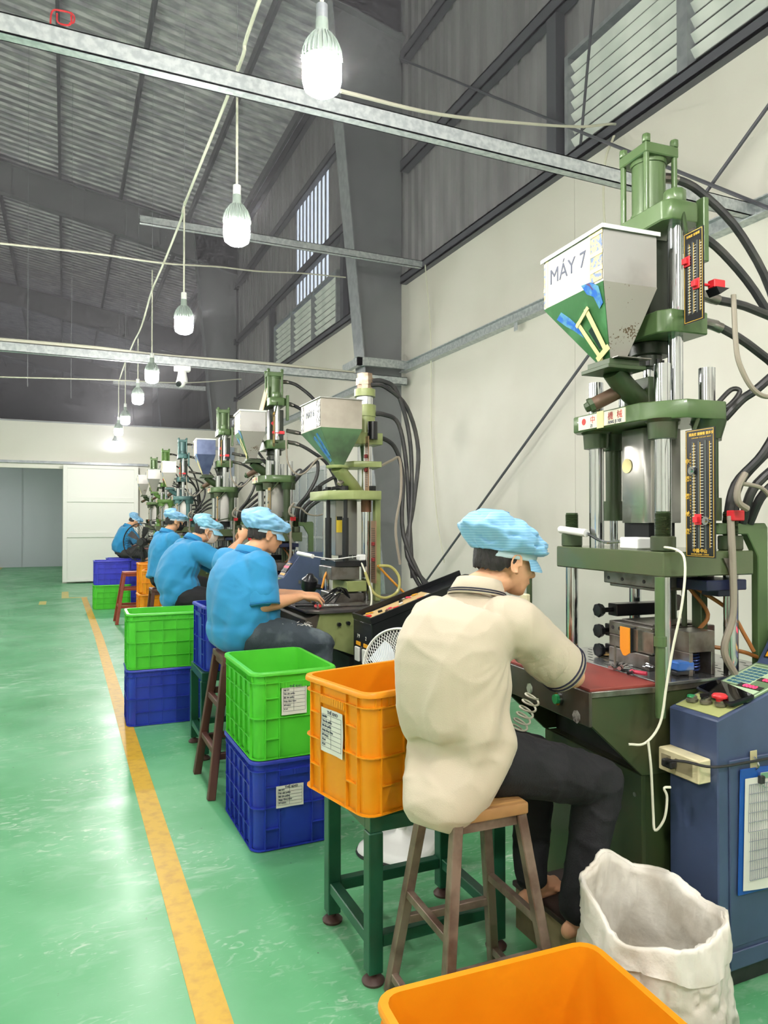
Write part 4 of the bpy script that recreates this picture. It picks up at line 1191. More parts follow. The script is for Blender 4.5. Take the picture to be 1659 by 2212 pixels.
        q.build('slot', mat('slot_grey', rgb(70, 76, 74), .5), r, smooth=False)
        q = DM(); n = int((zb - za - .1) / .012)
        for k in range(n):
            z = za + .045 + k * .012
            for f in (.27, .33, .55, .60, .88): 
                y = yb - (yb - ya) * f; q.box(x - .0016, x - .0002, y - .004, y + .004, z, z + .0022)
        q.build('scale_mark', M_PAPER, r, smooth=False, kind='stuff')
        for f, z, c in knobs:
            y = yb - (yb - ya) * f
            if c is M_RED:
                kq = DM().box(x - .008, x - .001, y - .018, y + .018, z - .022, z + .022).build('red_knob_plate', c, r, bev=.002)
                hexa_v = [(y + .017 * math.cos(i * math.pi / 4) * (1 if i % 2 else .7), z + .017 * math.sin(i * math.pi / 4) * (1 if i % 2 else .7)) for i in range(8)]
                DM().prism(hexa_v, 'x', x - .022, x - .008).build('red_knob', c, kq, bev=.001)
            else:
                DM().cyl((x - .012, y, z), (x - .001, y, z), .017, n=18).cyl((x - .018, y, z), (x - .012, y, z), .008, n=6).build('steel_knob', M_CHROME, r)
        ym = (ya + yb) / 2
        TP = lambda y, z: plane_M(tuple(dz((x - .0018, y, z))), (0, -1, 0), (0, 0, 1))
        if long:
            for k, s_ in enumerate(('中', '揚', '機', '械', '廠')):
                text('lettering', s_, .020, TP(yb - .012, zb - .13 - k * .072), M_GOLD, r, .0004, bold=.0003)
            for k, ch in enumerate('ZHONG YANG MACHINERY FACTORY'):
                if ch != ' ': text('lettering', ch, .0085, TP(yb - .029, zb - .10 - k * .0118), M_GOLD, r, .0003)
            text('lettering', '中國·中山', .015, TP(ym, za + .026), M_GOLD, r, .0003, bold=.0003); text('lettering', 'ZHONG SHAN - CHINA', .0075, TP(ym, za + .012), M_GOLD, r, .0003)
            text('lettering', '開高度 開慢慢 開多安', .0115, TP(ym - .01, zb - .022), M_GOLD, r, .0003, bold=.0002); text('lettering', 'CLOSE HIGHT  CLOSE SLOW  OPEN ST', .005, TP(ym - .01, zb - .036), M_GOLD, r, .0003)
        else:
            text('lettering', '射高度 射慢慢', .010, TP(ym, zb - .022), M_GOLD, r, .0003, bold=.0002)
        return r
    ruler(-.17, -.46, -.35, 2.34, 2.73, ((.20, 2.605, M_RED), (.68, 2.495, M_RED)), 'ruler_panel', False)
    ruler(-.24, -.585, -.43, 1.352, 1.873, ((.27, 1.705, M_CHROME), (.46, 1.505, M_RED), (.75, 1.50, M_CHROME)), 'ruler_panel', True)
    DM().cyl((-.235, -.435, 1.80), (-.10, -.36, 1.95), .008).cyl((-.235, -.44, 1.50), (.0, -.31, 1.55), .008).cyl((-.165, -.38, 2.65), (-.1, -.27, 2.88), .008).cyl((-.165, -.36, 2.40), (-.1, -.29, 2.40), .008).build('ruler_bracket', GD, t)
    # limit switch arms and red switches
    q = DM().cyl((-.165, -.44, 2.49), (-.08, -.44, 2.49), .006).box(-.12, -.06, -.47, -.43, 2.475, 2.51).build('limit_switch', M_RED, t, bev=.003)
    DM().prism([(-.06, 2.47), (-.13, 2.47), (-.11, 2.44)], 'y', -.49, -.43).build('switch_arm', M_BLK, q)
    q = DM().box(.02, .08, -.43, -.385, 1.50, 1.545).build('limit_switch', M_RED, t, bev=.003)
    # back frame: green L bracket and uprights
    DM().prism([(.25, .83), (.31, .83), (.31, 1.47), (.295, 1.49), (.02, 1.49), (.02, 1.44), (.19, 1.44), (.25, 1.34)], 'y', -.34, -.30).build('rear_bracket', G, t, bev=.003)
    DM().box(.02, .06, -.24, -.18, .83, 1.27).build('rear_post', GD, t, bev=.003)
    DM().cyl((-.02, -.18, .83), (-.02, -.18, 1.27), .012).cyl((.05, .0, .83), (.05, .0, 1.27), .038, n=20).build('rear_post', GD, t)
    DM().prism([(-.02, 1.34), (.03, 1.34), (.06, 1.25), (.03, 1.25)], 'y', -.41, -.402).build('stop_lever', M_RUST, t)
    DM().cyl((.12, .02, 1.10), (.12, .06, 1.10), .04, n=16).build('round_knob', M_RUST, t)
    # hoses inside the frame
    for h in ([(-.02, -.25, 1.20), (.12, -.30, 1.10), (.17, -.34, .99), (.20, -.36, .92)], [(-.03, -.22, 1.20), (.04, -.26, 1.08), (-.02, -.25, 1.0)], [(-.03, -.27, .95), (.15, -.33, .92), (.24, -.34, .89)]):
        DM().tube(h, .009, 8).build('brown_hose', mat('brown_hose', rgb(150, 96, 44), .4), t)
    DM().tube([(-.05, -.50, 2.44), (-.045, -.505, 2.25), (-.03, -.51, 2.15), (.03, -.52, 2.05), (.11, -.53, 2.02), (.2, -.54, 2.08), (.3, -.54, 2.2), (.42, -.54, 2.22)], .0105, 8).build('grey_conduit', mat('grey_conduit', rgb(150, 140, 126), .5), t)
    DM().tube([(.03, -.40, 1.52), (.02, -.42, 1.3), (.02, -.42, 1.1), (-.02, -.41, .95), (.05, -.40, .84)], .015, 8).build('grey_conduit', mat('grey_conduit', rgb(150, 140, 126), .5), t)
    DM().tube([(.05, -.46, 1.70), (.0, -.47, 1.64), (.0, -.47, 1.58), (.05, -.47, 1.55)], .014, 8).tube([(.03, -.45, 1.66), (.13, -.47, 1.64), (.2, -.48, 1.58), (.32, -.48, 1.56), (.45, -.48, 1.6)], .009, 8).build('grey_conduit', mat('grey_conduit', rgb(150, 140, 126), .5), t)
    # hydraulic hoses to the rear
    hs = [
        [(.0, -.03, 3.15), (.06, -.04, 3.15), (.20, -.06, 3.10), (.42, -.10, 2.90), (.62, -.12, 2.55), (.74, -.12, 1.9), (.76, -.1, .9), (.74, -.1, 0.0)],
        [(.02, -.1, 2.88), (.10, -.12, 2.87), (.26, -.14, 2.78), (.46, -.18, 2.55), (.64, -.2, 2.2), (.70, -.2, 1.2), (.70, -.2, 0.0)],
        [(.02, -.2, 2.55), (.14, -.2, 2.53), (.34, -.24, 2.49), (.56, -.26, 2.38), (.68, -.26, 2.0), (.70, -.26, .6), (.70, -.26, 0.0)],
        [(.02, -.2, 2.42), (.14, -.22, 2.40), (.32, -.26, 2.30), (.5, -.28, 2.15), (.62, -.3, 1.8), (.64, -.3, .8), (.64, -.3, 0.0)],
        [(.10, -.30, 1.96), (.16, -.34, 2.04), (.20, -.38, 2.08), (.30, -.42, 2.17), (.335, -.43, 2.16), (.32, -.43, 2.0), (.22, -.40, 1.80), (.12, -.34, 1.66), (.09, -.32, 1.49)],
        [(.13, -.32, 1.49), (.14, -.34, 1.66), (.28, -.38, 1.82), (.44, -.36, 1.95), (.62, -.34, 2.0), (.7, -.34, 1.7), (.7, -.34, 0.0)],
        [(.17, -.33, 1.49), (.18, -.38, 1.64), (.30, -.42, 1.76), (.46, -.40, 1.86), (.66, -.38, 1.85), (.74, -.38, 1.5), (.74, -.38, 0.0)],
        [(.21, -.33, 1.49), (.22, -.40, 1.62), (.34, -.46, 1.73), (.5, -.44, 1.78), (.66, -.42, 1.74), (.78, -.4, 1.4), (.78, -.4, 0.0)],
        [(.05, -.28, 1.98), (.13, -.30, 2.02), (.17, -.32, 2.08), (.14, -.30, 2.09), (.08, -.27, 2.02)],
    ]
    for i, h in enumerate(hs):
        hh = DM().tube(h, .020 if i != 8 else .011, 10).build('hydraulic_hose', M_HOSE, t)
        if i < 4:
            a_, b_ = Vector(h[0]), Vector(h[1])
            DM().cyl(a_, b_, .024, n=10).cyl(a_.lerp(b_, .8), b_.lerp(Vector(h[2]), .12), .0235, n=12).build('hose_fitting', M_RUST, hh)
    return t


def speck_mat():
    m = mat('hopper_specks', rgb(164, 160, 152), .38, .3)
    nt = m.node_tree; N = nt.nodes; L = nt.links; p = N['Principled BSDF']
    tc = N.new('ShaderNodeTexCoord')
    n = N.new('ShaderNodeTexNoise'); n.inputs['Scale'].default_value = 130; n.inputs['Detail'].default_value = 2
    L.new(tc.outputs['Object'], n.inputs['Vector'])
    n2 = N.new('ShaderNodeTexNoise'); n2.inputs['Scale'].default_value = 9; L.new(tc.outputs['Object'], n2.inputs['Vector'])
    ad = N.new('ShaderNodeMath'); ad.operation = 'MULTIPLY'; L.new(n.outputs['Fac'], ad.inputs[0]); L.new(n2.outputs['Fac'], ad.inputs[1])
    r = N.new('ShaderNodeValToRGB'); r.color_ramp.elements[0].position = .34; r.color_ramp.elements[1].position = .37
    r.color_ramp.elements[0].color = rgb(164, 160, 152); r.color_ramp.elements[1].color = rgb(96, 78, 58)
    L.new(ad.outputs[0], r.inputs[0]); L.new(r.outputs[0], p.inputs['Base Color'])
    return m


M_SPECK = speck_mat()
R4 = math.radians(-4)
press7 = press_a('large green press with hopper marked MÁY 7, nearest the camera', (2.175, 2.175, 0), R4)


def renumber(root, num):
    """swap the hopper lettering of a copied press"""
    for hb in [c for c in root.children if c.name.startswith('hopper_box')]:
        for c in list(hb.children):
            if c.name.startswith('lettering'):
                bpy.data.objects.remove(c)
        text('lettering', 'MÁY ' + num, .084, plane_M(tuple(dz((-.5595, .01, 2.647))), (0, -1, 0), (0, 0, 1)), M_INK, hb, .0006)


def press_copy(label, loc, rz, num=None, m_top=None, m_hop=None):
    r = dup(press7); r.location = loc; r.rotation_euler = (0, 0, rz); r['label'] = label
    if num: renumber(r, num)
    if m_top or m_hop:
        def sw(o):
            for s_ in o.material_slots:
                if m_top and s_.material in (M_GREEN, M_GREEND, M_GREENB): s_.link = 'OBJECT'; s_.material = m_top
                if m_hop and s_.material in (M_HOPGREY, M_HOPG, M_SPECK) and o.name.startswith('hopper'): s_.link = 'OBJECT'; s_.material = m_hop
            for c in o.children: sw(c)
        sw(r)
    return r


press5 = press_copy('green press with grey hopper and raised tan lid, third from the camera', (1.95, 6.88, 0), R4, '5')
MB().box(-.49, -.482, -.10, .14, 2.53, 2.87, Matrix.Translation((0, 0, 0)) @ Matrix.Translation((-.45, 0, 2.53)) @ Matrix.Rotation(math.radians(14), 4, 'Y') @ Matrix.Translation((.72, 0, -2.53)))\
    .build('raised_lid', mat('tan_board', rgb(196, 176, 140), .6), press5)
press4 = press_copy('green press with dark blue grey hopper, fourth from the camera', (1.97, 9.45, 0), R4, '4', None, mat('hopper_blue_grey', rgb(96, 108, 140), .25, .3, rgb(70, 80, 112), 9, .4, .7))
press3 = press_copy('teal press with a pale hopper, fifth from the camera', (2.0, 13.2, 0), R4, '3', M_TEAL, mat('hopper_pale', rgb(200, 196, 188), .3, .3))
press2 = press_copy('light green press just behind the teal press', (1.97, 15.3, 0), R4, '2', mat('machine_bright_green', rgb(120, 160, 84), .4, .05), mat('hopper_pale', rgb(200, 196, 188), .3, .3))
press1 = press_copy('farthest green press beside the back partition', (1.97, 17.4, 0), R4, '1')


# ------------------------------------------------------------------ the light green press marked 6
def press_b(label, loc):
    """loc is the floor point under the machine; built in world metres relative to it"""
    t = thing('injection_press', label, 'machine', loc, 0, 'vertical injection presses along the wall')
    G = M_GREENL; ox, oy = loc[0], loc[1]
    B = lambda: MB(lambda p: Vector((p[0] - ox, p[1] - oy, p[2])))
    side = [(1.42, .935), (1.39, .80), (1.50, .72), (1.66, .66), (1.88, .60), (1.88, .935)]
    B().prism(side, 'y', 4.15, 4.17).build('side_plate', G, t, bev=.002)
    B().prism(side, 'y', 4.85, 4.87).build('side_plate', G, t, bev=.002)
    B().prism([(1.42, .935), (1.33, .90), (1.34, .76), (1.42, .74)], 'y', 4.16, 4.80).build('front_apron', mat('apron_worn', rgb(70, 72, 62), .4, .3), t, bev=.003)
    B().box(1.62, 2.45, 4.17, 4.85, 0, .66).build('base_cabinet', mat('cabinet_dark', rgb(40, 42, 40), .5), t, bev=.004)
    B().box(1.9, 2.45, 4.13, 4.87, 0, .935).build('body', G, t, bev=.004)
    for i, (x, m_) in enumerate(((1.54, M_BLK), (1.60, M_BLK), (1.66, mat('button_cream', rgb(190, 180, 130), .4)), (1.71, M_RED))):
        B().cyl((x, 4.15, .865 + .004 * i), (x, 4.13, .865 + .004 * i), .012, n=14).build('side_button', m_, t)
    B().prism([(1.34, 4.17), (1.42, 4.12), (2.45, 4.12), (2.45, 4.88), (1.4, 4.88), (1.34, 4.8)], 'z', .935, .955).build('table_top', mat('dark_table_steel', rgb(86, 84, 86), .3, .6, rgb(120, 110, 108), 6, .4, .7), t, bev=.003)
    # chrome tie bars, black rods, upper plate
    xs, ys = 1.88, 4.58
    B().cyl((1.89, 4.55, .955), (1.89, 4.55, 1.56), .034, n=24).build('tie_bar', M_CHROME, t)
    B().cyl((1.89, 4.55, 1.56), (1.89, 4.55, 1.64), .036, n=20).build('copper_wrap', mat('copper_brown', rgb(140, 96, 74), .45, .3), t)
    B().cyl((1.74, 4.92, .955), (1.74, 4.92, 1.64), .034, n=20).build('tie_bar', M_CHROME, t)
    for x, y in ((1.64, 4.62), (1.70, 4.45)):
        b = B().cyl((x, y, 1.23), (x, y, 1.52), .022, n=16).cyl((x, y, 1.52), (x, y, 1.65), .014, n=12).build('black_rod', M_BLK, t)
        hexa(B(), (x, y), .022, 1.70, 1.73).build('bolt', M_BLK, b)
    for x, y in ((1.60, 4.70), (1.94, 4.55), (1.9, 4.88)):
        hexa(B(), (x, y), .026, 1.70, 1.74).build('bolt', M_BLK, t)
    B().prism([(1.56, 4.78), (1.58, 4.46), (1.72, 4.36), (1.93, 4.38), (1.97, 4.5), (1.97, 4.9), (1.7, 4.95)], 'z', 1.64, 1.70).build('upper_plate', G, t, bev=.004)
    B().box(1.925, 1.965, 4.47, 4.52, .955, 1.70).build('frame_post', G, t, bev=.003)
    B().box(1.70, 1.86, 4.64, 4.80, 1.26, 1.64).build('heater_cover', mat('brushed_aluminium', rgb(190, 188, 182), .3, .85), t, bev=.003)
    w = B().box(1.705, 1.745, 4.632, 4.64, 1.42, 1.53).build('warning_label', mat('warning_yellow', rgb(236, 206, 60), .5), t)
    B().box(1.705, 1.745, 4.629, 4.632, 1.505, 1.53).build('warning_head', M_BLK, w)
    B().prism([(1.63, 4.76), (1.63, 4.45), (1.84, 4.42), (1.86, 4.76)], 'z', 1.195, 1.235).build('lower_platen', M_BLK, t, bev=.003)
    B().box(1.60, 1.80, 4.45, 4.7, 1.11, 1.195).build('upper_mould', M_RUST, t, bev=.003)
    B().box(1.70, 1.84, 4.42, 4.7, 1.03, 1.10).build('ejector_block', M_GREENL, t, bev=.004)
    B().box(1.62, 1.82, 4.42, 4.72, .955, 1.02).build('lower_mould', M_RUST, t, bev=.003)
    B().box(1.46, 1.78, 4.25, 4.38, .957, .968).build('steel_bar', M_RUST, t, bev=.002)
    # column: lower rod, flange, big cylinder, chrome, collar, fitting
    cx, cy = 1.90, 4.60
    B().cyl((cx, cy, 1.70), (cx, cy, 2.04), .050, n=24).build('column_rod', M_CHROME, t)
    B().prism([(1.70, 4.62), (1.76, 4.45), (1.95, 4.42), (2.0, 4.7), (1.8, 4.75)], 'z', 1.86, 1.90).build('feed_plate', G, t, bev=.003)
    B().box(cx - .12, cx + .09, cy - .11, cy + .1, 2.02, 2.10).build('cylinder_flange', G, t, bev=.004)
    B().cyl((cx, cy, 2.10), (cx, cy, 2.30), .072, n=28).cyl((cx, cy, 2.22), (cx, cy, 2.30), .078, n=28).build('hydraulic_cylinder', G, t)
    B().cyl((cx, cy, 2.30), (cx, cy, 2.36), .056, n=24).build('chrome_neck', M_CHROME, t)
    B().cyl((cx, cy, 2.36), (cx, cy, 2.41), .074, n=24).build('collar', G, t)
    B().cyl((cx, cy, 2.41), (cx, cy, 2.52), .056, n=8).cyl((cx, cy, 2.44), (cx, cy, 2.49), .062, n=6).build('brass_fitting', mat('taped_brass', rgb(176, 156, 136), .4, .5, rgb(140, 116, 98), 20, .4, .6), t, smooth=False)
    B().cyl((cx, cy - .14, 2.05), (cx, cy - .14, 2.17), .034, n=16).build('black_cap', M_BLK, t)
    # rulers
    for nm, x, y0_, y1_, z0, z1 in (('ruler_panel', 1.86, 4.44, 4.50, 1.70, 2.07), ('ruler_panel', 1.905, 4.42, 4.505, 1.08, 1.50)):
        r = B().box(x, x + .006, y0_, y1_, z0, z1).build(nm, mat('copper_ruler', rgb(160, 128, 100), .4, .3), t)
        q = B(); n = int((z1 - z0 - .06) / .012)
        for k in range(n): q.box(x - .001, x, y0_ + .01, y1_ - .01, z0 + .03 + k * .012, z0 + .034 + k * .012)
        q.build('scale_mark', M_BLK, r, smooth=False, kind='stuff')
        for f in (.35, .6):
            B().box(x - .02, x - .001, y0_ + .01, y0_ + .035, z0 + (z1 - z0) * f, z0 + (z1 - z0) * f + .025).build('red_knob', mat('dull_red', rgb(130, 40, 40), .5), r, bev=.003)
    # hopper
    x0, x1, y0, y1, zt, zm, zb = 1.465, 1.745, 4.27, 4.68, 2.275, 2.09, 1.865
    hb = B()
    hb.rings([[Vector((x0, y0, z)), Vector((x1, y0, z)), Vector((x1, y1, z)), Vector((x0, y1, z))] for z in (zm, zt)], caps=False)
    hb.rings([[Vector((x0 + .004, y0 + .004, z)), Vector((x1 - .004, y0 + .004, z)), Vector((x1 - .004, y1 - .004, z)), Vector((x0 + .004, y1 - .004, z))] for z in (zt, zm)], caps=False)
    hb = hb.build('hopper_box', mat('hopper_tan_grey', rgb(172, 164, 152), .4, .3, rgb(150, 142, 130), 6, .4, .7), t, smooth=False)
    hb_l = B().box(x0 - .008, x1 + .008, y0 - .008, y1 + .008, zt, zt + .005).build('hopper_lid', M_HOPGREY, t)
    T4 = [Vector((x0, y0, zm)), Vector((x1, y0, zm)), Vector((x1, y1, zm)), Vector((x0, y1, zm))]
    B4 = [Vector((1.60, 4.38, zb)), Vector((1.66, 4.38, zb)), Vector((1.66, 4.45, zb)), Vector((1.60, 4.45, zb))]
    mg = mat('hopper_b_green', rgb(104, 136, 100), .4, .15, rgb(84, 100, 80), 7, .45, .7)
    for i, nm in enumerate(('hopper_side', 'hopper_back', 'hopper_side', 'hopper_front')):
        a, b = i, (i + 1) % 4
        n_ = (T4[b] - T4[a]).cross(B4[a] - T4[a]).normalized() * .003
        f = B().add([T4[a], T4[b], B4[b], B4[a], T4[a] - n_, T4[b] - n_, B4[b] - n_, B4[a] - n_], [(0, 1, 2, 3), (7, 6, 5, 4), (0, 4, 5, 1), (1, 5, 6, 2), (2, 6, 7, 3), (3, 7, 4, 0)]).build(nm, mg, t, smooth=False)
    tm = (T4[3] + T4[0]) / 2; bm_ = (B4[3] + B4[0]) / 2
    w = (bm_ - tm).normalized(); nn = Vector((0, -1, 0)).cross(-w).normalized()
    if nn.x > 0: nn = -nn
    blu = mat('chipped_blue_print', rgb(34, 100, 190), .35)
    q = B()
    for s_, e_, w_ in (((.0, .05), (.02, .24), .035), ((.08, .03), (.05, .2), .03)):
        p = tm + Vector((0, -s_[0], 0)) + w * s_[1] + nn * .005; p2 = tm + Vector((0, -e_[0], 0)) + w * e_[1] + nn * .005
        q.bar(p, p2, w_, .003, nn)
    q.build('printed_patch', blu, f, smooth=False)
    B().box(x0 - .002, x0 - .0005, y0 + .09, y1 - .07, zm + .005, zt - .005).build('paper_sign', M_PAPER, hb, smooth=False)
    for a_, b_ in ((y0 + .01, y0 + .085), (y1 - .06, y1 - .01)):
        B().box(x0 - .003, x0 - .001, a_, b_, zm + .01, zt - .01).build('newsprint_strip', mat('newsprint_grey', rgb(206, 204, 200), .6, 0, rgb(110, 108, 110), 60, .5, .54), hb, smooth=False)
    text('lettering', 'MÁY 6', .06, plane_M((x0 - .0035 - ox, (y0 + y1) / 2 + .0 - oy, (zm + zt) / 2 + .01), (0, -1, 0), (0, 0, 1)), M_INK, hb, .0006)
    B().lathe([(.07, 0), (.075, .008), (.075, .018), (.05, .022)], (1.63, 4.415, 1.843), 24).build('hopper_flange', G, t)
    B().tube([(1.63, 4.415, 1.85), (1.68, 4.44, 1.80), (1.76, 4.49, 1.74), (1.82, 4.54, 1.69)], lambda u: .048 - .004 * u, 16, 3).build('feed_pipe', G, t)
    B().tube([(1.70, 4.45, 1.78), (1.66, 4.43, 1.755), (1.645, 4.425, 1.74)], .018, 10, 2).build('side_port', M_RUST, t)
    # work light, hoses and cable tangle
    wb = B().box(1.79, 1.84, 4.43, 4.48, 1.235, 1.275).build('lamp_base', M_WHITE, t, bev=.005)
    wl = B().cyl((1.42, 4.60, 1.285), (1.47, 4.44, 1.27), .014, n=12).build('work_light', M_WHITE, t)
    B().tube([(1.47, 4.44, 1.27), (1.6, 4.42, 1.25), (1.72, 4.42, 1.26), (1.79, 4.42, 1.265)], .004, 6).build('flex_arm', M_WHITE, wl)
    for h, r in (([(1.93, 4.58, 2.47), (2.02, 4.55, 2.47), (2.12, 4.54, 2.40), (2.22, 4.55, 2.1), (2.24, 4.55, 1.7), (2.2, 4.5, 1.2), (2.35, 4.4, .9)], .016),
                 ([(1.93, 4.56, 2.44), (2.02, 4.53, 2.43), (2.2, 4.55, 2.3), (2.30, 4.57, 2.0), (2.26, 4.57, 1.6), (2.18, 4.5, 1.25), (2.4, 4.4, .95)], .016),
                 ([(1.93, 4.58, 2.24), (2.03, 4.56, 2.24), (2.14, 4.56, 2.18), (2.2, 4.56, 1.9), (2.22, 4.55, 1.5), (2.22, 4.5, 1.1)], .016),
                 ([(1.93, 4.58, 2.07), (2.03, 4.56, 2.07), (2.12, 4.56, 2.0), (2.17, 4.55, 1.8), (2.16, 4.52, 1.4), (2.3, 4.42, 1.0)], .016)):
        B().tube(h, r, 8).build('hydraulic_hose', M_HOSE, t)
    B().tube([(2.0, 4.55, 1.88), (2.08, 4.55, 1.92), (2.14, 4.54, 1.93), (2.14, 4.52, 1.7), (2.08, 4.48, 1.45), (2.1, 4.45, 1.2)], .010, 6).build('grey_conduit', mat('grey_conduit', rgb(150, 140, 126), .5), t)
    B().tube([(1.82, 4.40, 1.16), (1.86, 4.36, 1.03), (1.94, 4.34, .99), (2.03, 4.34, 1.03), (2.05, 4.36, 1.12), (2.0, 4.38, 1.19), (1.92, 4.4, 1.2)], .010, 8).build('clear_hose', mat('yellowed_hose', rgb(178, 172, 104), .25), t)
    for h in ([(1.66, 4.55, 1.19), (1.6, 4.55, 1.15), (1.57, 4.55, 1.05)], [(1.92, 4.42, 1.2), (2.02, 4.42, 1.1), (2.12, 4.4, 1.0)]):
        B().tube(h, .008, 8).build('orange_hose', mat('orange_hose', rgb(220, 150, 50), .35), t)
    q = B(); rnd = random.Random(3)
    for k in range(9):
        a = Vector((1.72, 4.42, .99)); b = Vector((1.5 + rnd.uniform(-.05, .12), 4.35 + rnd.uniform(-.05, .1), .965))
        q.tube([a, a.lerp(b, .35) + Vector((0, 0, .05 + rnd.uniform(0, .04))), b], .0035, 5, 4)
    q.build('wire_bundle', M_BLK, t, kind='stuff')
    B().lathe([(.05, 0), (.06, .02), (.06, .08), (.035, .1), (.02, .12)], (1.62, 4.98, 1.0), 16, (0, -.3, 1)).cyl((1.62, 4.95, 1.03), (1.70, 4.93, 1.02), .02).build('black_valve', M_BLK, t)
    return t


press6 = press_b('light green press with hopper marked MÁY 6, second from the camera', (1.9, 4.5, 0))
# ================================================================== people
M_SKIN = mat('skin', rgb(226, 172, 136), .5, 0, rgb(214, 156, 120), 5, .4, .7, .05, 60, spec=.35)
M_SKIN2 = mat('skin_tan', rgb(222, 170, 132), .5, 0, rgb(206, 148, 112), 5, .4, .7, .05, 60, spec=.35)
M_FOOT = mat('skin_feet', rgb(186, 120, 94), .6, 0, rgb(160, 98, 76), 7, .4, .7, .05, 60, spec=.3)
M_HAIR = mat('black_hair', rgb(26, 22, 22), .55, 0, rgb(44, 38, 36), 90, .4, .7, .5, 140, stretch=(1, 1, .2))
M_CREAM = mat('cream_polo_cotton', rgb(197, 184, 162), .8, 0, None, 8, bump=.12, bscale=300, sheen=.2)
M_BLUEP = mat('blue_polo_cotton', rgb(40, 140, 192), .8, 0, rgb(34, 132, 184), 6, .4, .7, bump=.12, bscale=300, sheen=.15)
M_BLACKT = mat('black_trousers', rgb(26, 26, 30), .85, 0, rgb(34, 34, 38), 8, .4, .7, .2, 200)
M_JEANS = mat('faded_dark_jeans', rgb(58, 68, 76), .85, 0, rgb(120, 132, 138), 5, .5, .75, .25, 160)
M_STRIPE = mat('navy_stripe', rgb(34, 34, 54), .8)
M_STRIPEB = mat('blue_hem_stripe', rgb(20, 100, 160), .8)


def cap_material(name, c1, c2):
    m = mat(name, c1, .55, 0, None, bump=.0, sheen=.1)
    nt = m.node_tree; N = nt.nodes; L = nt.links; p = N['Principled BSDF']
    tc = N.new('ShaderNodeTexCoord'); w = N.new('ShaderNodeTexWave'); w.wave_type = 'BANDS'; w.bands_direction = 'Z'
    w.inputs['Scale'].default_value = 38; w.inputs['Distortion'].default_value = 1.6; w.inputs['Detail'].default_value = 1; w.inputs['Detail Scale'].default_value = .4
    L.new(tc.outputs['Object'], w.inputs['Vector'])
    r = N.new('ShaderNodeValToRGB'); r.color_ramp.elements[0].position = .30; r.color_ramp.elements[1].position = .42
    r.color_ramp.elements[0].color = c2; r.color_ramp.elements[1].color = c1
    L.new(w.outputs['Fac'], r.inputs[0]); L.new(r.outputs[0], p.inputs['Base Color'])
    return m


M_CAP = cap_material('blue_bouffant_cloth', rgb(146, 196, 232), rgb(124, 180, 222))
M_CAP2 = cap_material('pale_blue_cap_cloth', rgb(150, 206, 230), rgb(126, 186, 216))
M_CAPB = mat('white_elastic_band', rgb(196, 214, 226), .6)


def frm(fwd, up=(0, 0, 1)):
    f = Vector(fwd).normalized(); u = Vector(up); l = u.cross(f).normalized(); u = f.cross(l).normalized()
    return Matrix((f, l, u)).transposed()          # columns: forward, left, up


def limb(mb, pts, radii, n=14, flat=1.0, side=None, sm=4):
    """tapered tube with rounded ends through pts; radii per point"""
    P = smooth_path(pts, sm); m = len(P); k = len(radii)

    def rad(i):
        x = i / (m - 1) * (k - 1); a = int(min(x, k - 2)); f = x - a
        return radii[a] + (radii[a + 1] - radii[a]) * f
    x, y, d = frame(P[1] - P[0])
    if side is not None:
        s_ = Vector(side); x = (s_ - d * s_.dot(d)).normalized(); y = d.cross(x)
    rs = []
    for i, p in enumerate(P):
        t = (P[min(i + 1, m - 1)] - P[max(i - 1, 0)]).normalized()
        q = d.rotation_difference(t); x = q @ x; y = q @ y; d = t
        r = rad(i)
        if i == 0:
            for e in (.35, .75, .95):
                rr = r * e; rs.append([p - t * r * math.sqrt(1 - e * e) + x * math.cos(2 * math.pi * c / n) * rr + y * math.sin(2 * math.pi * c / n) * rr * flat for c in range(n)])
        rs.append([p + x * math.cos(2 * math.pi * c / n) * r + y * math.sin(2 * math.pi * c / n) * r * flat for c in range(n)])
        if i == m - 1:
            for e in (.95, .75, .35):
                rr = r * e; rs.append([p + t * r * math.sqrt(1 - e * e) + x * math.cos(2 * math.pi * c / n) * rr + y * math.sin(2 * math.pi * c / n) * rr * flat for c in range(n)])
    mb.rings(rs)


def trunk(mb, secs, left, n=28, pw=2.4):
    """secs: (centre, half width along left, half depth, tilt dir up)"""
    L_ = Vector(left).normalized(); rs = []
    out = []; S = [(Vector(c), a, b) for c, a, b in secs]
    for i in range(len(S) - 1):
        p0 = S[max(i - 1, 0)]; p1, p2 = S[i], S[i + 1]; p3 = S[min(i + 2, len(S) - 1)]
        for k in range(4):
            t = k / 4; w = [-.5 * t + t * t - .5 * t ** 3, 1 - 2.5 * t * t + 1.5 * t ** 3, .5 * t + 2 * t * t - 1.5 * t ** 3, -.5 * t * t + .5 * t ** 3]
            out.append(tuple(sum((q[j] * ww for q, ww in zip((p0, p1, p2, p3), w)), Vector() if j == 0 else 0.0) for j in range(3)))
    secs = out + [S[-1]]
    for i, (c, a, b) in enumerate(secs):
        c = Vector(c)
        t = (Vector(secs[min(i + 1, len(secs) - 1)][0]) - Vector(secs[max(i - 1, 0)][0])).normalized()
        l = (L_ - t * L_.dot(t)).normalized(); f = l.cross(t)
        ring = []
        for k in range(n):
            q = 2 * math.pi * k / n; cs, sn = math.cos(q), math.sin(q)
            s_ = 1 / (abs(cs) ** pw + abs(sn) ** pw) ** (1 / pw)
            ring.append(c + l * cs * a * s_ + f * sn * b * s_)
        rs.append(ring)
    mb.rings(rs)


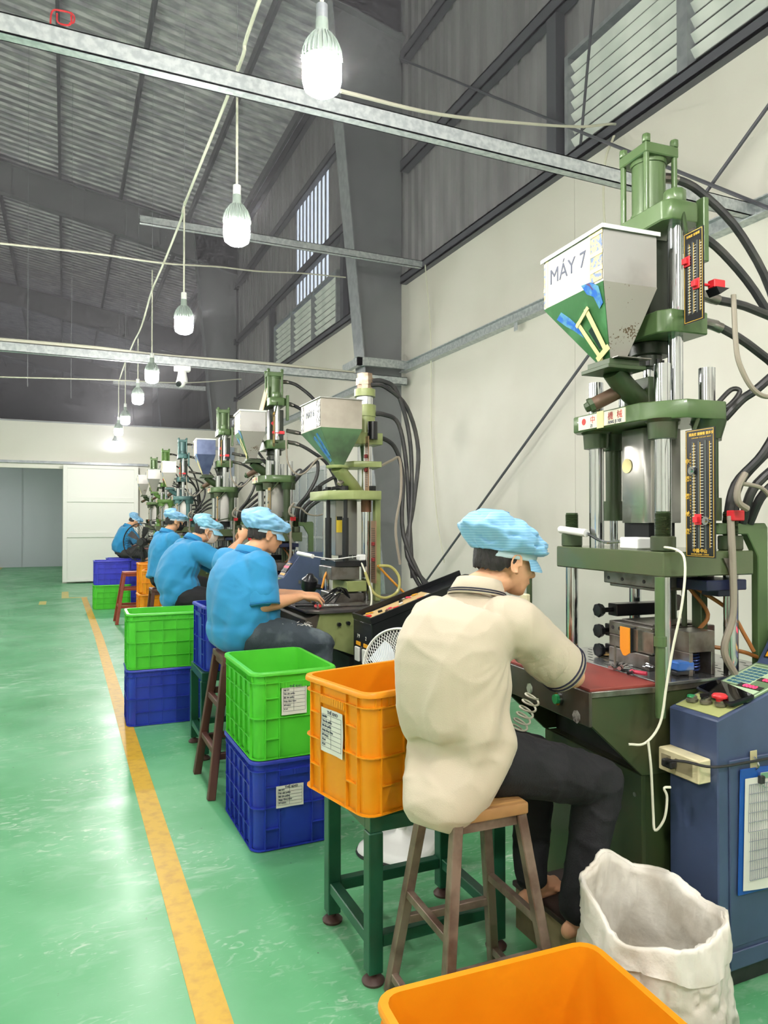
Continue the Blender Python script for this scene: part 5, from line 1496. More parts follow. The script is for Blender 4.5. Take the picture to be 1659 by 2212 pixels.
def remesh(mb, name, vox, sm, m, parent, fn=None, smf=.5):
    me = bpy.data.meshes.new(name); me.from_pydata([tuple(p) for p in mb.v], [], mb.f)
    bm = bmesh.new(); bm.from_mesh(me); bmesh.ops.recalc_face_normals(bm, faces=bm.faces); bm.to_mesh(me); bm.free()
    o = bpy.data.objects.new(name, me); COL.objects.link(o)
    r = o.modifiers.new('r', 'REMESH'); r.mode = 'VOXEL'; r.voxel_size = vox; r.use_smooth_shade = True
    if sm:
        s_ = o.modifiers.new('s', 'SMOOTH'); s_.iterations = sm; s_.factor = smf
    dg = bpy.context.evaluated_depsgraph_get()
    me2 = bpy.data.meshes.new_from_object(o.evaluated_get(dg)); me2.name = name
    bpy.data.objects.remove(o); bpy.data.meshes.remove(me)
    if fn:
        nv = len(me2.vertices); co = np.empty(nv * 3, np.float32); no = np.empty(nv * 3, np.float32)
        me2.vertices.foreach_get('co', co); me2.vertices.foreach_get('normal', no)
        co = co.reshape(-1, 3); no = no.reshape(-1, 3)
        co = fn(co, no)
        me2.vertices.foreach_set('co', co.astype(np.float32).ravel()); me2.update()
    me2.materials.clear(); me2.materials.append(m); me2.shade_smooth()
    o = bpy.data.objects.new(name, me2); COL.objects.link(o)
    if parent is not None: o.parent = parent
    return o


def vnoise(co, sc, seed=0.0):
    """cheap smooth vector noise in numpy"""
    out = np.zeros(len(co))
    rs = np.random.RandomState(int(seed * 13) + 5)
    for k in range(7):
        d = rs.normal(size=3); d /= np.linalg.norm(d); d *= sc * rs.uniform(.6, 1.5)
        d2 = rs.normal(size=3) * sc * .35
        out += np.sin(co @ d + rs.uniform(0, 6) + 1.6 * np.sin(co @ d2 + rs.uniform(0, 6)))
    return out / 7


def folds(amp, sc, seed=0., dirs=None):
    def fn(co, no):
        h = vnoise(co, sc, seed); h2 = vnoise(co, sc * 2.3, seed + 3)
        r = 1 - np.abs(h) * 2.6; r = np.clip(r, 0, 1) ** 2
        dsp = amp * (r + .5 * (1 - np.abs(h2) * 2).clip(0, 1) ** 2 - .4)
        for (p0, d, L_, ww, am, fr) in dirs or ():
            # fan of folds radiating from p0 along d
            v = co - np.array(p0); dd = np.array(d) / np.linalg.norm(d)
            al = v @ dd; pe = v - al[:, None] * dd
            dist = np.linalg.norm(pe, axis=1)
            side = np.cross(dd, [0, 0, 1.0]) if abs(dd[2]) < .9 else np.array([1., 0, 0]); side /= np.linalg.norm(side)
            ang = (pe @ side) / (np.abs(al) * .6 + .05)
            m_ = np.clip(1 - np.abs(al - L_ / 2) / (L_ * .6), 0, 1) * np.clip(1 - dist / ww, 0, 1)
            dsp += am * m_ * np.sin(ang * fr + al * 9)
        return co + no * dsp[:, None]
    return fn


def hand(mb, wrist, direc, palm_n, thumb_side, curl=.5, s=1.0, spread=.12):
    """palm with four fingers and a thumb. palm_n: direction the palm faces"""
    d = Vector(direc).normalized(); pn = Vector(palm_n); pn = (pn - d * pn.dot(d)).normalized(); side = d.cross(pn).normalized() * thumb_side
    w = Vector(wrist)
    Mx = Matrix((d, side, pn)).transposed()
    limb(mb, [w, w + d * .03 * s, w + d * .085 * s], [.024 * s, .034 * s, .038 * s], 14, .52, side, 3)
    base = w + d * .088 * s
    for i, (off, ln) in enumerate(((.030, .072), (.010, .080), (-.010, .074), (-.029, .058))):
        p = base + side * off * s; a = 0; pts = [p - d * .02 * s, p]
        dr = (d + side * (off / .03) * spread).normalized()
        for sg in (.42, .33, .25):
            a += curl * (.75 + .1 * i)
            dd = (dr * math.cos(a) + pn * math.sin(a)).normalized()
            pts.append(pts[-1] + dd * ln * sg * s)
        limb(mb, pts, [.0092 * s, .0092 * s, .0085 * s, .0078 * s, .0066 * s], 8, 1, None, 2)
    p = w + d * .03 * s + side * .022 * s
    t1 = (d * .62 + side * .68 + pn * .28).normalized(); t2 = (d * .88 + side * .28 + pn * .4).normalized()
    limb(mb, [p, p + t1 * .035 * s, p + t1 * .035 * s + t2 * .030 * s, p + t1 * .035 * s + t2 * .055 * s], [.015 * s, .0125 * s, .0105 * s, .008 * s], 8, 1, None, 2)


def head_shape(mb, c, F, s=1.0):
    """F columns forward,left,up; c = centre of the skull"""
    T = lambda x, y, z: Vector(c) + F @ Vector((x * s, y * s, z * s))
    E = lambda x, y, z, a, b, e: mb.ell(T(x, y, z), a * s, b * s, e * s, F, 18, 12)
    E(-.012, 0, .020, .096, .076, .090)
    E(.020, 0, -.030, .068, .064, .078)
    E(.045, 0, -.070, .040, .046, .042)
    E(.062, 0, -.094, .022, .024, .018)
    E(.050, .030, -.030, .032, .026, .030); E(.050, -.030, -.030, .032, .026, .030)
    E(.066, 0, .012, .022, .056, .014)
    limb(mb, [T(.074, 0, .002), T(.090, 0, -.018), T(.100, 0, -.034)], [.009 * s, .011 * s, .014 * s], 8)
    E(.088, .010, -.036, .010, .009, .008); E(.088, -.010, -.036, .010, .009, .008)
    E(.080, 0, -.058, .014, .026, .007); E(.078, 0, -.069, .013, .022, .007)
    E(-.02, .03, -.07, .05, .03, .04); E(-.02, -.03, -.07, .05, .03, .04)


def ear(mb, c, F, sy, s=1.0):
    T = lambda x, y, z: Vector(c) + F @ Vector((x * s, y * s, z * s))
    R_ = []
    for k in range(13):
        a = math.radians(-110 + 300 * k / 12)
        R_.append(T(-.010 - .017 * math.cos(a), sy * (.078 + .010 * (1 if a else 0)), -.016 + .030 * math.sin(a)))
    limb(mb, R_, [.0045 * s] * 3, 7, 1, None, 2)
    mb.ell(T(-.006, sy * .074, -.018), .015 * s, .007 * s, .026 * s, F, 10, 8)
    mb.ell(T(.002, sy * .078, -.042), .008 * s, .006 * s, .011 * s, F, 8, 6)


def bouffant(name, label, c, F, m, parent, s=1.0, seed=1, size=(.150, .118, .075), off=(-.022, 0, .066), brim=.055, res=(64, 30), sag=.03, bulge=.02):
    """gathered cap: puffed crown, elastic band, small peak"""
    c = Vector(c); n, k = res
    T = lambda x, y, z: c + F @ Vector((x * s, y * s, z * s))
    rs = []
    bz = .030
    for j in range(k):
        v = j / (k - 1)
        ring = []
        for i in range(n):
            a = 2 * math.pi * i / n; ca, sa = math.cos(a), math.sin(a)
            if v < .12:      # band tight on the head
                u = v / .12; rx, ry, z = .102, .084, bz - .018 + .018 * u; ox = -.008
                zz = z - .014 * (1 - ca) * .6
                ring.append(T(ox + rx * ca, ry * sa, zz)); continue
            u = (v - .12) / .88; t = u * math.pi * .5
            w = math.sin(math.pi * min(u * 1.25 + .16, 1.0) * .5) if u < .67 else 1.0
            prof = math.cos(max(0, (u - .42) / .58) * math.pi / 2) ** .55 if u > .42 else (.80 + .20 * math.sin(u / .42 * math.pi / 2))
            prof = max(prof, .001) if j < k - 1 else .001
            rx = size[0] * prof; ry = size[1] * prof
            z = bz + size[2] * 1.75 * (u ** 1.0) * (1 - .15 * u)
            z -= sag * (1 - ca) * .5 * (1 - u) ** 1.2
            z += .020 * ca * u * 0 - bulge * ca * (u > .0) * u
            p = Vector((off[0] * min(1, u * 2.2) + rx * ca, ry * sa, z))
            d = Vector((ca, sa, .3))
            q = Vector((ca * 1.5, sa * 1.5, u * 1.3 + seed))
            wr = .020 * noise.noise(q * 1.2) + .014 * noise.noise(q * 3.0 + Vector((5, 0, 0)))
            wr += .006 * math.sin(a * 17 + 3 * noise.noise(q * 2)) * max(0, 1 - u * 2.2)
            r2 = abs(noise.noise(q * 2.2 + Vector((9, 1, 2)))); wr -= .016 * max(0, 1 - r2 * 6)
            p += d * wr * (1 if u > .03 else .3)
            ring.append(T(*p))
        rs.append(ring)
    mb = MB().rings(rs, caps=False)
    o = mb.build(name, m, parent, ang=180); o['label'] = label
    # band
    b = MB(); rr = []
    for dzv, g in ((-.022, .0), (-.020, .003), (.002, .004), (.004, .0)):
        rr.append([T(-.008 + (.101 + g) * math.cos(a), (.083 + g) * math.sin(a), bz - .002 + dzv - .014 * (1 - math.cos(a)) * .6) for a in [2 * math.pi * i / 40 for i in range(40)]])
    b.rings(rr, caps=False).build('elastic_band', M_CAPB, o, ang=180)
    if brim:
        q = MB(); top = []; bot = []
        na, nb = 18, 5
        for jj in range(nb):
            g = jj / (nb - 1)
            for i in range(na):
                a = math.radians(-68 + 136 * i / (na - 1))
                ex = brim * g * (math.cos(a) ** .6)
                x = -.008 + .100 * math.cos(a) + ex; y = (.083 + .004 * g) * math.sin(a)
                z = bz - .014 - .014 * g * g - .012 * abs(math.sin(a)) * g - .014 * g - .028 * (1 - 0) * 0
                top.append(T(x, y, z)); bot.append(T(x, y, z - .004))
        fs = [(jj * na + i, jj * na + i + 1, (jj + 1) * na + i + 1, (jj + 1) * na + i) for jj in range(nb - 1) for i in range(na - 1)]
        N_ = na * nb
        fs += [tuple(N_ + x for x in reversed(f)) for f in fs]
        ed = [i for i in range(na)] + [jj * na + na - 1 for jj in range(1, nb)] + [(nb - 1) * na + i for i in range(na - 2, -1, -1)] + [jj * na for jj in range(nb - 2, 0, -1)]
        fs += [(ed[i], ed[(i + 1) % len(ed)], N_ + ed[(i + 1) % len(ed)], N_ + ed[i]) for i in range(len(ed))]
        q.add(top + bot, fs).build('peak', m, o, ang=60)
    return o


def hair(c, F, m, parent, s=1.0, low=-.052, side=-.010, front=.05):
    """hair shell over the back and sides of the skull with an irregular lower edge"""
    c = Vector(c); rs = []; n, k = 72, 18
    for j in range(k):
        v = j / (k - 1); ring = []
        for i in range(n):
            a = 2 * math.pi * i / n; ca, sa = math.cos(a), math.sin(a)
            back = (1 - ca) / 2
            lo = side + (low - side) * min(1, max(0, (back - .42) / .30)) if back > .42 else side + (front - side) * min(1, (.42 - back) / .25)
            lo += .0025 * math.sin(a * 23) + .002 * math.sin(a * 41 + 1)
            z = .045 + (lo - .045) * v
            zz = max(-1, min(1, (z - .018) / .098))
            r = math.sqrt(max(0, 1 - zz * zz)) if z > .018 else 1 - .10 * ((.018 - z) / .09) ** 1.2
            th = 1.0 + .035 * (1 - v ** 6)
            x = -.014 + .100 * r * ca * th; y = .0805 * r * sa * th
            x += .003 * noise.noise(Vector((i * .9, j * .35, 1))); y += .003 * noise.noise(Vector((i * .9, j * .35, 7)))
            ring.append(c + F @ Vector((x * s, y * s, z * s)))
        rs.append(ring)
    top = [[c + F @ Vector(((-.014 + .104 * q * math.cos(2 * math.pi * i / n)) * s, .084 * q * math.sin(2 * math.pi * i / n) * s, (.045 + .06 * (1 - q)) * s)) for i in range(n)] for q in (.05, .6)]
    o = MB().rings(top + rs, caps=False).build('hair', m, parent, ang=180)
    return o


def face_bits(c, F, parent, s=1.0):
    T = lambda x, y, z: Vector(c) + F @ Vector((x * s, y * s, z * s))
    for sy in (-1, 1):
        e = MB().ell(T(.074, sy * .031, -.002), .010 * s, .013 * s, .008 * s, F, 12, 8).build('eye', mat('eye_white', rgb(226, 220, 214), .3), parent)
        MB().ell(T(.082, sy * .031, -.004), .004 * s, .006 * s, .006 * s, F, 10, 6).build('iris', M_HAIR, e)
        MB().tube([T(.083, sy * .014, .016), T(.086, sy * .03, .022), T(.076, sy * .048, .017)], .0032 * s, 6, 3).build('eyebrow', M_HAIR, parent)
    MB().tube([T(.086, -.020, -.064), T(.094, 0, -.063), T(.086, .020, -.064)], .0022 * s, 6, 3).build('mouth_line', mat('lips', rgb(176, 104, 92), .5), parent)


def face_mask(c, F, m, parent, s=1.0):
    T = lambda x, y, z: Vector(c) + F @ Vector((x * s, y * s, z * s))
    rs = []; n = 13; k = 9
    vs = []
    for j in range(k):
        v = j / (k - 1)
        for i in range(n):
            u = i / (n - 1) * 2 - 1
            wd = .062 * (1 - .25 * abs(v - .45))
            x = .104 - .062 * abs(u) ** 1.9 - .026 * (v - .35) ** 2 * 2
            z = -.012 - .088 * v + .010 * u * u * (1 - 2 * v)
            vs.append(T(x, wd * u * 1.1, z))
    fs = [(j * n + i, j * n + i + 1, (j + 1) * n + i + 1, (j + 1) * n + i) for j in range(k - 1) for i in range(n - 1)]
    vs2 = [p - F @ Vector((.003, 0, 0)) for p in vs]; N_ = len(vs)
    o = MB().add(vs + vs2, fs + [tuple(N_ + q for q in reversed(f)) for f in fs]).build('face_mask', m, parent, ang=180)
    for sy in (-1, 1):
        for zz in (-.016, -.088):
            MB().tube([T(.042, sy * .066, zz), T(.018, sy * .076, zz * .7 - .008), T(-.006, sy * .086, -.018 if zz > -.05 else -.038)], .0016 * s, 5, 3).build('ear_loop', m, o)
    return o


def person(label, J, shirt, stripe, trouser, skin, capm, vox=.008, s=1.0, girth=1.0, mask=None, hair_m=M_HAIR, seed=1, cuff_stripe=True, capkw=None, shorts=False, foot=True, gl=None, fold_dirs=None, tails=None):
    V = {k: Vector(v) for k, v in J.items() if k not in ('look', 'up', 'palmR', 'palmL', 'dirR', 'dirL', 'curl', 'sleeve', 'tuck')}
    base = V['pelvis'].copy(); base.z = 0
    t = thing('person', label, 'person', base)
    for k in V: V[k] -= base
    left = (V['shL'] - V['shR']).normalized(); hl = (V['hipL'] - V['hipR']).normalized()
    F = frm(J['look'], J.get('up', (0, 0, 1)))
    hc = V['head']; pel, nk = V['pelvis'], V['neck']
    up = (nk - pel).normalized(); fwd = left.cross(up).normalized()
    sm = (V['shL'] + V['shR']) / 2
    # --- body: one continuous surface
    b = MB()
    g = girth
    chest = V.get('chest') or pel.lerp(nk, .62) - fwd * .025
    waist = V.get('waist') or pel.lerp(nk, .28) - fwd * .02
    trunk(b, [(pel - up * .05, .13 * g, .10), (pel + up * .03, .155 * g, .115 * g), (waist, .135 * g, .10 * g), (chest, .155 * g, .11 * g), (sm.lerp(nk, .1), .14, .085), (nk, .055, .055)], left)
    limb(b, [nk - up * .03, nk, nk.lerp(hc - F @ Vector((.02, 0, .07)), .6), hc - F @ Vector((.015, 0, .05))], [.062, .058, .055, .056], 16)
    head_shape(b, hc, F, s); ear(b, hc, F, 1, s); ear(b, hc, F, -1, s)
    for sd, sy in (('R', -1), ('L', 1)):
        sh, el, wr = V['sh' + sd], V['el' + sd], V['wr' + sd]
        limb(b, [sh.lerp(sm, .25), sh, sh.lerp(el, .5), el], [.052, .054 * g, .047 * g, .040], 16)
        limb(b, [el, el.lerp(wr, .35), wr], [.040, .039 * g, .025], 16)
        dr = Vector(J.get('dir' + sd, wr - el)); pn = Vector(J.get('palm' + sd, (0, 0, -1)))
        hand(b, wr, dr, pn, -sy, J.get('curl', .5), s)
        hp, kn, an = V['hip' + sd], V['kn' + sd], V['an' + sd]
        limb(b, [hp, hp.lerp(kn, .5), kn], [.088 * g, .078 * g, .058], 16)
        limb(b, [kn, kn.lerp(an, .35), an], [.058, .056, .036], 16)
        to = V.get('toe' + sd) or an + Vector((.19, .02, -.06))
        fd = (to - an); fd.z = 0; fd.normalize()
        heel = an - fd * .035; heel.z = to.z + .012
        ball = to - fd * .06; ball.z = to.z + .012
        limb(b, [an, an + fd * .03 + Vector((0, 0, -.025)), an.lerp(ball, .6) + Vector((0, 0, -.0)), ball], [.036, .036, .034, .032], 12, .8, None, 3)
        limb(b, [heel, heel.lerp(ball, .5), ball], [.028, .027, .034], 12, .75, (0, 0, 1), 3)
        sdv = Vector((0, 0, 1)).cross(fd)
        for q in range(5):
            o_ = (q - 2) * .0155; ln = .055 - .006 * (q if sy > 0 else 4 - q) * 1.0
            limb(b, [ball + sdv * o_ * sy - fd * .01, ball + sdv * o_ * sy + fd * ln * .6, ball + sdv * o_ * sy + fd * ln + Vector((0, 0, -.006))], [.011, .010, .008], 8, 1, None, 2)
    body = remesh(b, 'body', min(vox, .006) if vox < .009 else vox * .9, 2, skin, t)
    face_bits(hc, F, body, s)
    # --- trousers
    q = MB()
    trunk(q, [(pel - up * .07, .135 * g, .105 * g), (pel - up * .0, .165 * g, .125 * g), (pel + up * .08, .155 * g, .12 * g)], left)
    for sd in 'RL':
        hp, kn, an = V['hip' + sd], V['kn' + sd], V['an' + sd]
        if shorts:
            limb(q, [hp, hp.lerp(kn, .5), hp.lerp(kn, .92)], [.105 * g, .092 * g, .078], 18)
        else:
            limb(q, [hp, hp.lerp(kn, .5), kn], [.104 * g, .093 * g, .075], 18)
            limb(q, [kn, kn.lerp(an, .4), an.lerp(kn, .04)], [.075, .070, .056], 18)
    kR, kL = V['knR'], V['knL']
    tr = remesh(q, 'trousers', vox, 3, trouser, t, folds(.006, 24, seed + 2))
    # --- shirt
    q = MB()
    hem = V.get('hem'); tk = J.get('tuck', 0.0)
    secs = []
    if hem: secs.append((hem, .075 * g, .045 * g)); secs.append((hem.lerp(pel, .35) - fwd * .03, .125 * g, .085 * g))
    secs += [(pel - up * .03 - fwd * (.02 + tk * .8), .176 * g, .150 * g - tk), (pel + up * .06 - fwd * (.01 + tk * .6), .182 * g, .152 * g - tk * .5), (waist, .180 * g, .143 * g), (chest, .188 * g, .138 * g), (sm.lerp(chest, .18) + up * .01, .188, .115), (sm.lerp(nk, .45), .13, .09), (nk - up * .005, .07, .068)]
    trunk(q, secs, left, 32, 2.3)
    sl = {}
    for sd in 'RL':
        sh, el = V['sh' + sd], V['el' + sd]
        e2 = sh.lerp(el, J.get('sleeve', .78))
        limb(q, [sh.lerp(sm, .35), sh, sh.lerp(e2, .6), e2], [.075 * g, .085 * g, .080 * g, .082 * g], 20)
        sl[sd] = (e2, (el - sh).normalized(), .078 * g)
        # cut the rounded end: slightly recessed band is drawn by the cuff below
    bel = V.get('belly')
    if bel: q.ell(bel, .13, .16, .15)
    dirs = fold_dirs or [(tuple(V['shR'] - up * .10), tuple(-(V['shR'] - V['hipL'])), .5, .20, .013, 11), (tuple(V['shL'] - up * .1), tuple(-(V['shL'] - V['hipR'])), .5, .20, .013, 11),
                         (tuple(pel + fwd * .1), tuple(-fwd + up * .7), .4, .26, .016, 9), (tuple(V['shR']), tuple(V['elR'] - V['shR']), .28, .14, .010, 8)]
    so = remesh(q, 'shirt', vox, 4, shirt, t, folds(.008, 13, seed, dirs))
    # cuffs
    for sd in 'RL':
        e2, dd, rr = sl[sd]
        el = V['el' + sd]
        c0 = e2 + dd * (rr * .35)
        cf = MB(); x, y, d = frame(dd); n = 30
        rg = []
        for al, r_ in ((-.045, rr * 1.02), (-.01, rr * 1.06), (.03, rr * 1.05), (.055, rr * 1.04), (.055, rr * .98), (.0, rr * .93)):
            rg.append([c0 + dd * al + x * math.cos(2 * math.pi * k / n) * r_ + y * math.sin(2 * math.pi * k / n) * r_ for k in range(n)])
        cfo = cf.rings(rg, caps=False).build('cuff', shirt, so, ang=180)
        for al in ((.030, .045) if cuff_stripe else (.048,)):
            MB().tube([c0 + dd * al + x * math.cos(2 * math.pi * k / n) * rr * 1.055 + y * math.sin(2 * math.pi * k / n) * rr * 1.055 for k in range(n)], .0032 if cuff_stripe else .002, 6, 0, closed=True).build('cuff_stripe', stripe, cfo)
    # collar
    n = 30; rg = []; fn_ = (hc - nk).normalized()
    l2 = left; f2 = l2.cross(up).normalized()
    cdir = (up * .75 - f2 * .15 + fn_ * .3).normalized()
    for al, r_ in ((-.012, .074), (.020, .068), (.036, .066), (.036, .070), (.014, .080), (-.016, .092), (-.018, .089)):
        rg.append([nk + cdir * (al + .010 * math.cos(2 * math.pi * k / n) * (-1)) + f2 * (math.cos(2 * math.pi * k / n) * r_) + l2 * (math.sin(2 * math.pi * k / n) * r_ * 1.05) for k in range(n)])
    co_ = MB().rings(rg, caps=False).build('collar', shirt, so, ang=180)
    for al, r_ in ((-.010, .0905), (-.003, .0875)):
        MB().tube([nk + cdir * (al - .010 * math.cos(2 * math.pi * k / n)) + f2 * (math.cos(2 * math.pi * k / n) * r_) + l2 * (math.sin(2 * math.pi * k / n) * r_ * 1.05) for k in range(n)], .0022, 6, 0, closed=True).build('collar_stripe', stripe, co_)
    hair(hc, F, hair_m, t, s)
    kw = dict(seed=seed); kw.update(capkw or {})
    bouffant('work_cap', 'light blue gathered work cap', hc, F, capm, t, s, **kw)
    if mask: face_mask(hc, F, mask, t, s)
    return t


# the worker in cream, nearest the camera
person('person in a cream polo shirt and light blue cap bending over the nearest press table', dict(
    pelvis=(1.145, 1.945, .775), neck=(1.205, 1.975, 1.275), head=(1.318, 1.975, 1.378), chest=(1.10, 1.95, 1.10), waist=(1.098, 1.94, .93), hem=(.985, 1.87, .60),
    shR=(1.25, 1.85, 1.185), shL=(1.125, 2.115, 1.17), elR=(1.50, 1.875, 1.0), wrR=(1.64, 2.07, 1.00), elL=(1.36, 2.34, 1.00), wrL=(1.58, 2.27, 1.02),
    hipR=(1.20, 1.88, .765), hipL=(1.14, 2.02, .765), knR=(1.60, 1.86, .655), knL=(1.53, 2.13, .665), anR=(1.505, 1.87, .245), anL=(1.49, 2.09, .255),
    toeR=(1.70, 1.91, .185), toeL=(1.66, 2.13, .185), look=(.98, -.10, -.24), up=(.1, .0, 1), palmR=(-.1, .3, -1), palmL=(0, -.4, -1), dirR=(.25, .95, -.05), dirL=(.6, -.7, -.05), curl=.55, sleeve=.62, tuck=.055),
    M_CREAM, M_STRIPE, M_BLACKT, M_SKIN, M_CAP, vox=.0075, s=1.0, girth=.98, seed=1, capkw=dict(size=(.150, .125, .066), off=(-.030, 0, 0), sag=.026, brim=.035))
# worker in ripped jeans at the second press
jp = person('person in a blue polo and ripped dark jeans reaching over the second press table', dict(
    pelvis=(.955, 4.17, .86), neck=(1.00, 4.215, 1.31), head=(1.115, 4.25, 1.425), chest=(.935, 4.19, 1.14), waist=(.93, 4.16, .98), hem=(.93, 4.15, .76),
    shR=(1.025, 4.045, 1.235), shL=(.90, 4.385, 1.24), elR=(1.03, 3.99, 1.02), wrR=(1.27, 4.06, 1.055), elL=(1.12, 4.43, 1.03), wrL=(1.36, 4.34, 1.04),
    hipR=(1.00, 4.07, .85), hipL=(.94, 4.27, .85), knR=(1.40, 4.06, .77), knL=(1.38, 4.32, .78), anR=(1.36, 4.05, .34), anL=(1.34, 4.32, .34),
    toeR=(1.55, 4.06, .27), toeL=(1.53, 4.34, .27), belly=(1.045, 4.17, .95), look=(.98, .06, -.26), palmR=(0, 0, -1), palmL=(0, 0, -1), dirR=(1, .1, -.15), dirL=(1, -.3, -.1), curl=.38, sleeve=.62, tuck=.03),
    M_BLUEP, M_STRIPEB, M_JEANS, M_SKIN2, M_CAP, vox=.010, girth=1.13, seed=4, cuff_stripe=False, capkw=dict(size=(.158, .128, .066), brim=.03))
# masked worker with raised hands
person('person in a blue polo wearing a white face mask, hands raised together', dict(
    pelvis=(.90, 6.40, .87), neck=(1.04, 6.47, 1.335), head=(1.165, 6.48, 1.42), chest=(.94, 6.44, 1.16), waist=(.87, 6.41, .99), hem=(.84, 6.39, .76),
    shR=(1.05, 6.29, 1.235), shL=(.97, 6.63, 1.25), elR=(1.25, 6.20, 1.13), wrR=(1.40, 6.22, 1.33), elL=(1.24, 6.55, 1.10), wrL=(1.40, 6.36, 1.30),
    hipR=(.94, 6.30, .85), hipL=(.89, 6.52, .85), knR=(1.34, 6.22, .78), knL=(1.31, 6.56, .78), anR=(1.30, 6.22, .34), anL=(1.28, 6.56, .34),
    toeR=(1.48, 6.22, .27), toeL=(1.46, 6.57, .27), look=(.98, -.12, -.28), palmR=(0, 1, 0), palmL=(0, -1, 0), dirR=(.4, .2, .6), dirL=(.4, -.3, .6), curl=.8, sleeve=.78),
    M_BLUEP, M_STRIPEB, M_BLACKT, M_SKIN2, M_CAP2, vox=.011, girth=1.08, mask=mat('white_mask', rgb(232, 222, 210), .7), seed=7, cuff_stripe=False, capkw=dict(size=(.132, .112, .058), off=(-.012, 0, 0), brim=.05))
person('person in a blue polo wearing a black face mask, sitting upright', dict(
    pelvis=(1.00, 8.35, .87), neck=(1.06, 8.40, 1.37), head=(1.155, 8.42, 1.50), shR=(1.10, 8.22, 1.29), shL=(1.0, 8.56, 1.30), elR=(1.17, 8.17, 1.05), wrR=(1.40, 8.22, 1.08), elL=(1.15, 8.60, 1.05), wrL=(1.4, 8.5, 1.06),
    hipR=(1.02, 8.26, .85), hipL=(.98, 8.46, .85), knR=(1.43, 8.22, .80), knL=(1.42, 8.52, .80), anR=(1.40, 8.22, .36), anL=(1.4, 8.52, .36), toeR=(1.58, 8.22, .29), toeL=(1.57, 8.52, .29),
    look=(.98, .0, -.18), curl=.4, sleeve=.8), M_BLUEP, M_STRIPEB, M_BLACKT, M_SKIN2, M_CAP, vox=.013, mask=mat('black_mask', rgb(30, 30, 34), .7), seed=9, cuff_stripe=False, capkw=dict(brim=.0, size=(.135, .112, .058)))
person('person in a blue polo and shorts, farthest away, sitting on a blue crate', dict(
    pelvis=(.96, 13.98, .94), neck=(1.06, 13.95, 1.40), head=(1.19, 13.94, 1.50), chest=(.99, 13.95, 1.22), waist=(.93, 13.96, 1.06), shR=(1.07, 13.78, 1.33), shL=(1.0, 14.12, 1.33), elR=(1.20, 13.76, 1.12), wrR=(1.44, 13.82, 1.08), elL=(1.2, 14.14, 1.1), wrL=(1.44, 14.05, 1.08),
    hipR=(1.0, 13.88, .92), hipL=(.97, 14.08, .92), knR=(1.42, 13.86, .88), knL=(1.41, 14.1, .88), anR=(1.40, 13.86, .45), anL=(1.4, 14.1, .45), toeR=(1.58, 13.86, .38), toeL=(1.57, 14.1, .38),
    look=(.86, .0, -.5), curl=.4, sleeve=.75), M_BLUEP, M_STRIPEB, mat('dark_shorts', rgb(60, 60, 58), .8), M_SKIN2, M_CAP, vox=.016, shorts=True, seed=12, cuff_stripe=False, capkw=dict(size=(.14, .115, .06)))

fr = MB(); rnd = random.Random(8); jo = jp.location
for k in range(26):
    p = Vector((1.16 + rnd.uniform(-.06, .16), 4.055 + rnd.uniform(-.05, .05), .905)); p.z = .905 - (p.x - 1.1) * .10 + rnd.uniform(-.004, .008)
    fr.tube([p - jo, p + Vector((rnd.uniform(-.02, .02), rnd.uniform(-.02, .02), .010)) - jo, p + Vector((rnd.uniform(-.03, .03), rnd.uniform(-.03, .03), .0)) - jo], .0018, 4, 3)
fr.build('frayed_threads', mat('frayed_cotton', rgb(206, 204, 198), .8), jp, kind='stuff')
# ================================================================== cables, braces and small things
def cable(name, label, pts, r, m, cat='cable', group=None, n=8, sm=6):
    o = MB().tube(pts, r, n, sm).build(name, m)
    return tag(o, label, cat, group)


XB = XW - 0.11
cable('brace_rod', 'dark brace rod rising to the right across the white wall', [(XB, 8.45, .37), (XB, 1.0, 5.69)], .013, M_DARKSTEEL, 'rod', sm=0)
cable('brace_rod', 'dark brace rod falling to the right behind the large press', [(XB - .03, 8.6, 7.67), (XB - .03, 0.6, 1.53)], .013, M_DARKSTEEL, 'rod', sm=0)
cable('hanging_rod', 'thin dark rod hanging in front of the louvred window', [(XB, 4.75, 6.3), (XB, 4.98, 4.78)], .012, M_DARKSTEEL, 'rod', sm=0)
cable('white_cable', 'white cable sagging from the nearest lamp to the wall', [at(735, 190, 3.55), at(950, 241, 4.2), at(1150, 262, 5.0), at(1260, 268, 5.6), at(1335, 263, 5.85), at(1328, 292, 5.9), at(1311, 340, 5.9), at(1306, 420, 5.9), at(1310, 500, 5.9)], .010, M_CORD)
cable('white_cable', 'white lamp supply cable running up the row of bulbs', [(.785, -3.5, 3.86), (.785, .5, 3.86), (.785, 3.17, 3.83), (.785, 3.57, 3.77), (.785, 5.25, 3.80), (.785, 5.5, 3.76), (.785, 6.5, 3.77), (.785, 7.5, 3.80), (.785, 8.53, 3.71), (.785, 9.6, 3.76), (.785, 11.1, 3.78), (.785, 12.3, 3.74)], .009, M_CORD)
cable('white_cable', 'thin white cable looping from the lamps to the steel column', [at(-20, 521, 5.0) + (at(-20, 521, 5.0) - at(200, 545, 5.8)) * 4, at(-20, 521, 5.0), at(200, 545, 5.8), at(350, 566, 6.2), at(470, 574, 7.2), at(560, 584, 7.9), at(650, 588, 8.6), at(746, 597, 9.25)], .008, M_CORD)
cable('white_cable', 'thin white cable crossing the hall below the camera beam', [at(-20, 813, 9.0), at(240, 820, 9.9), at(400, 826, 11.5), at(520, 818, 13)], .009, M_CORD)
cable('white_cable', 'white cable bundle lying along the camera beam', [(-4.0, 8.6, 3.43), (-1.5, 8.6, 3.42), (0.2, 8.6, 3.43), (1.0, 8.61, 3.41), (2.2, 8.6, 3.425), (3.4, 8.6, 3.41)], .022, M_CORD)
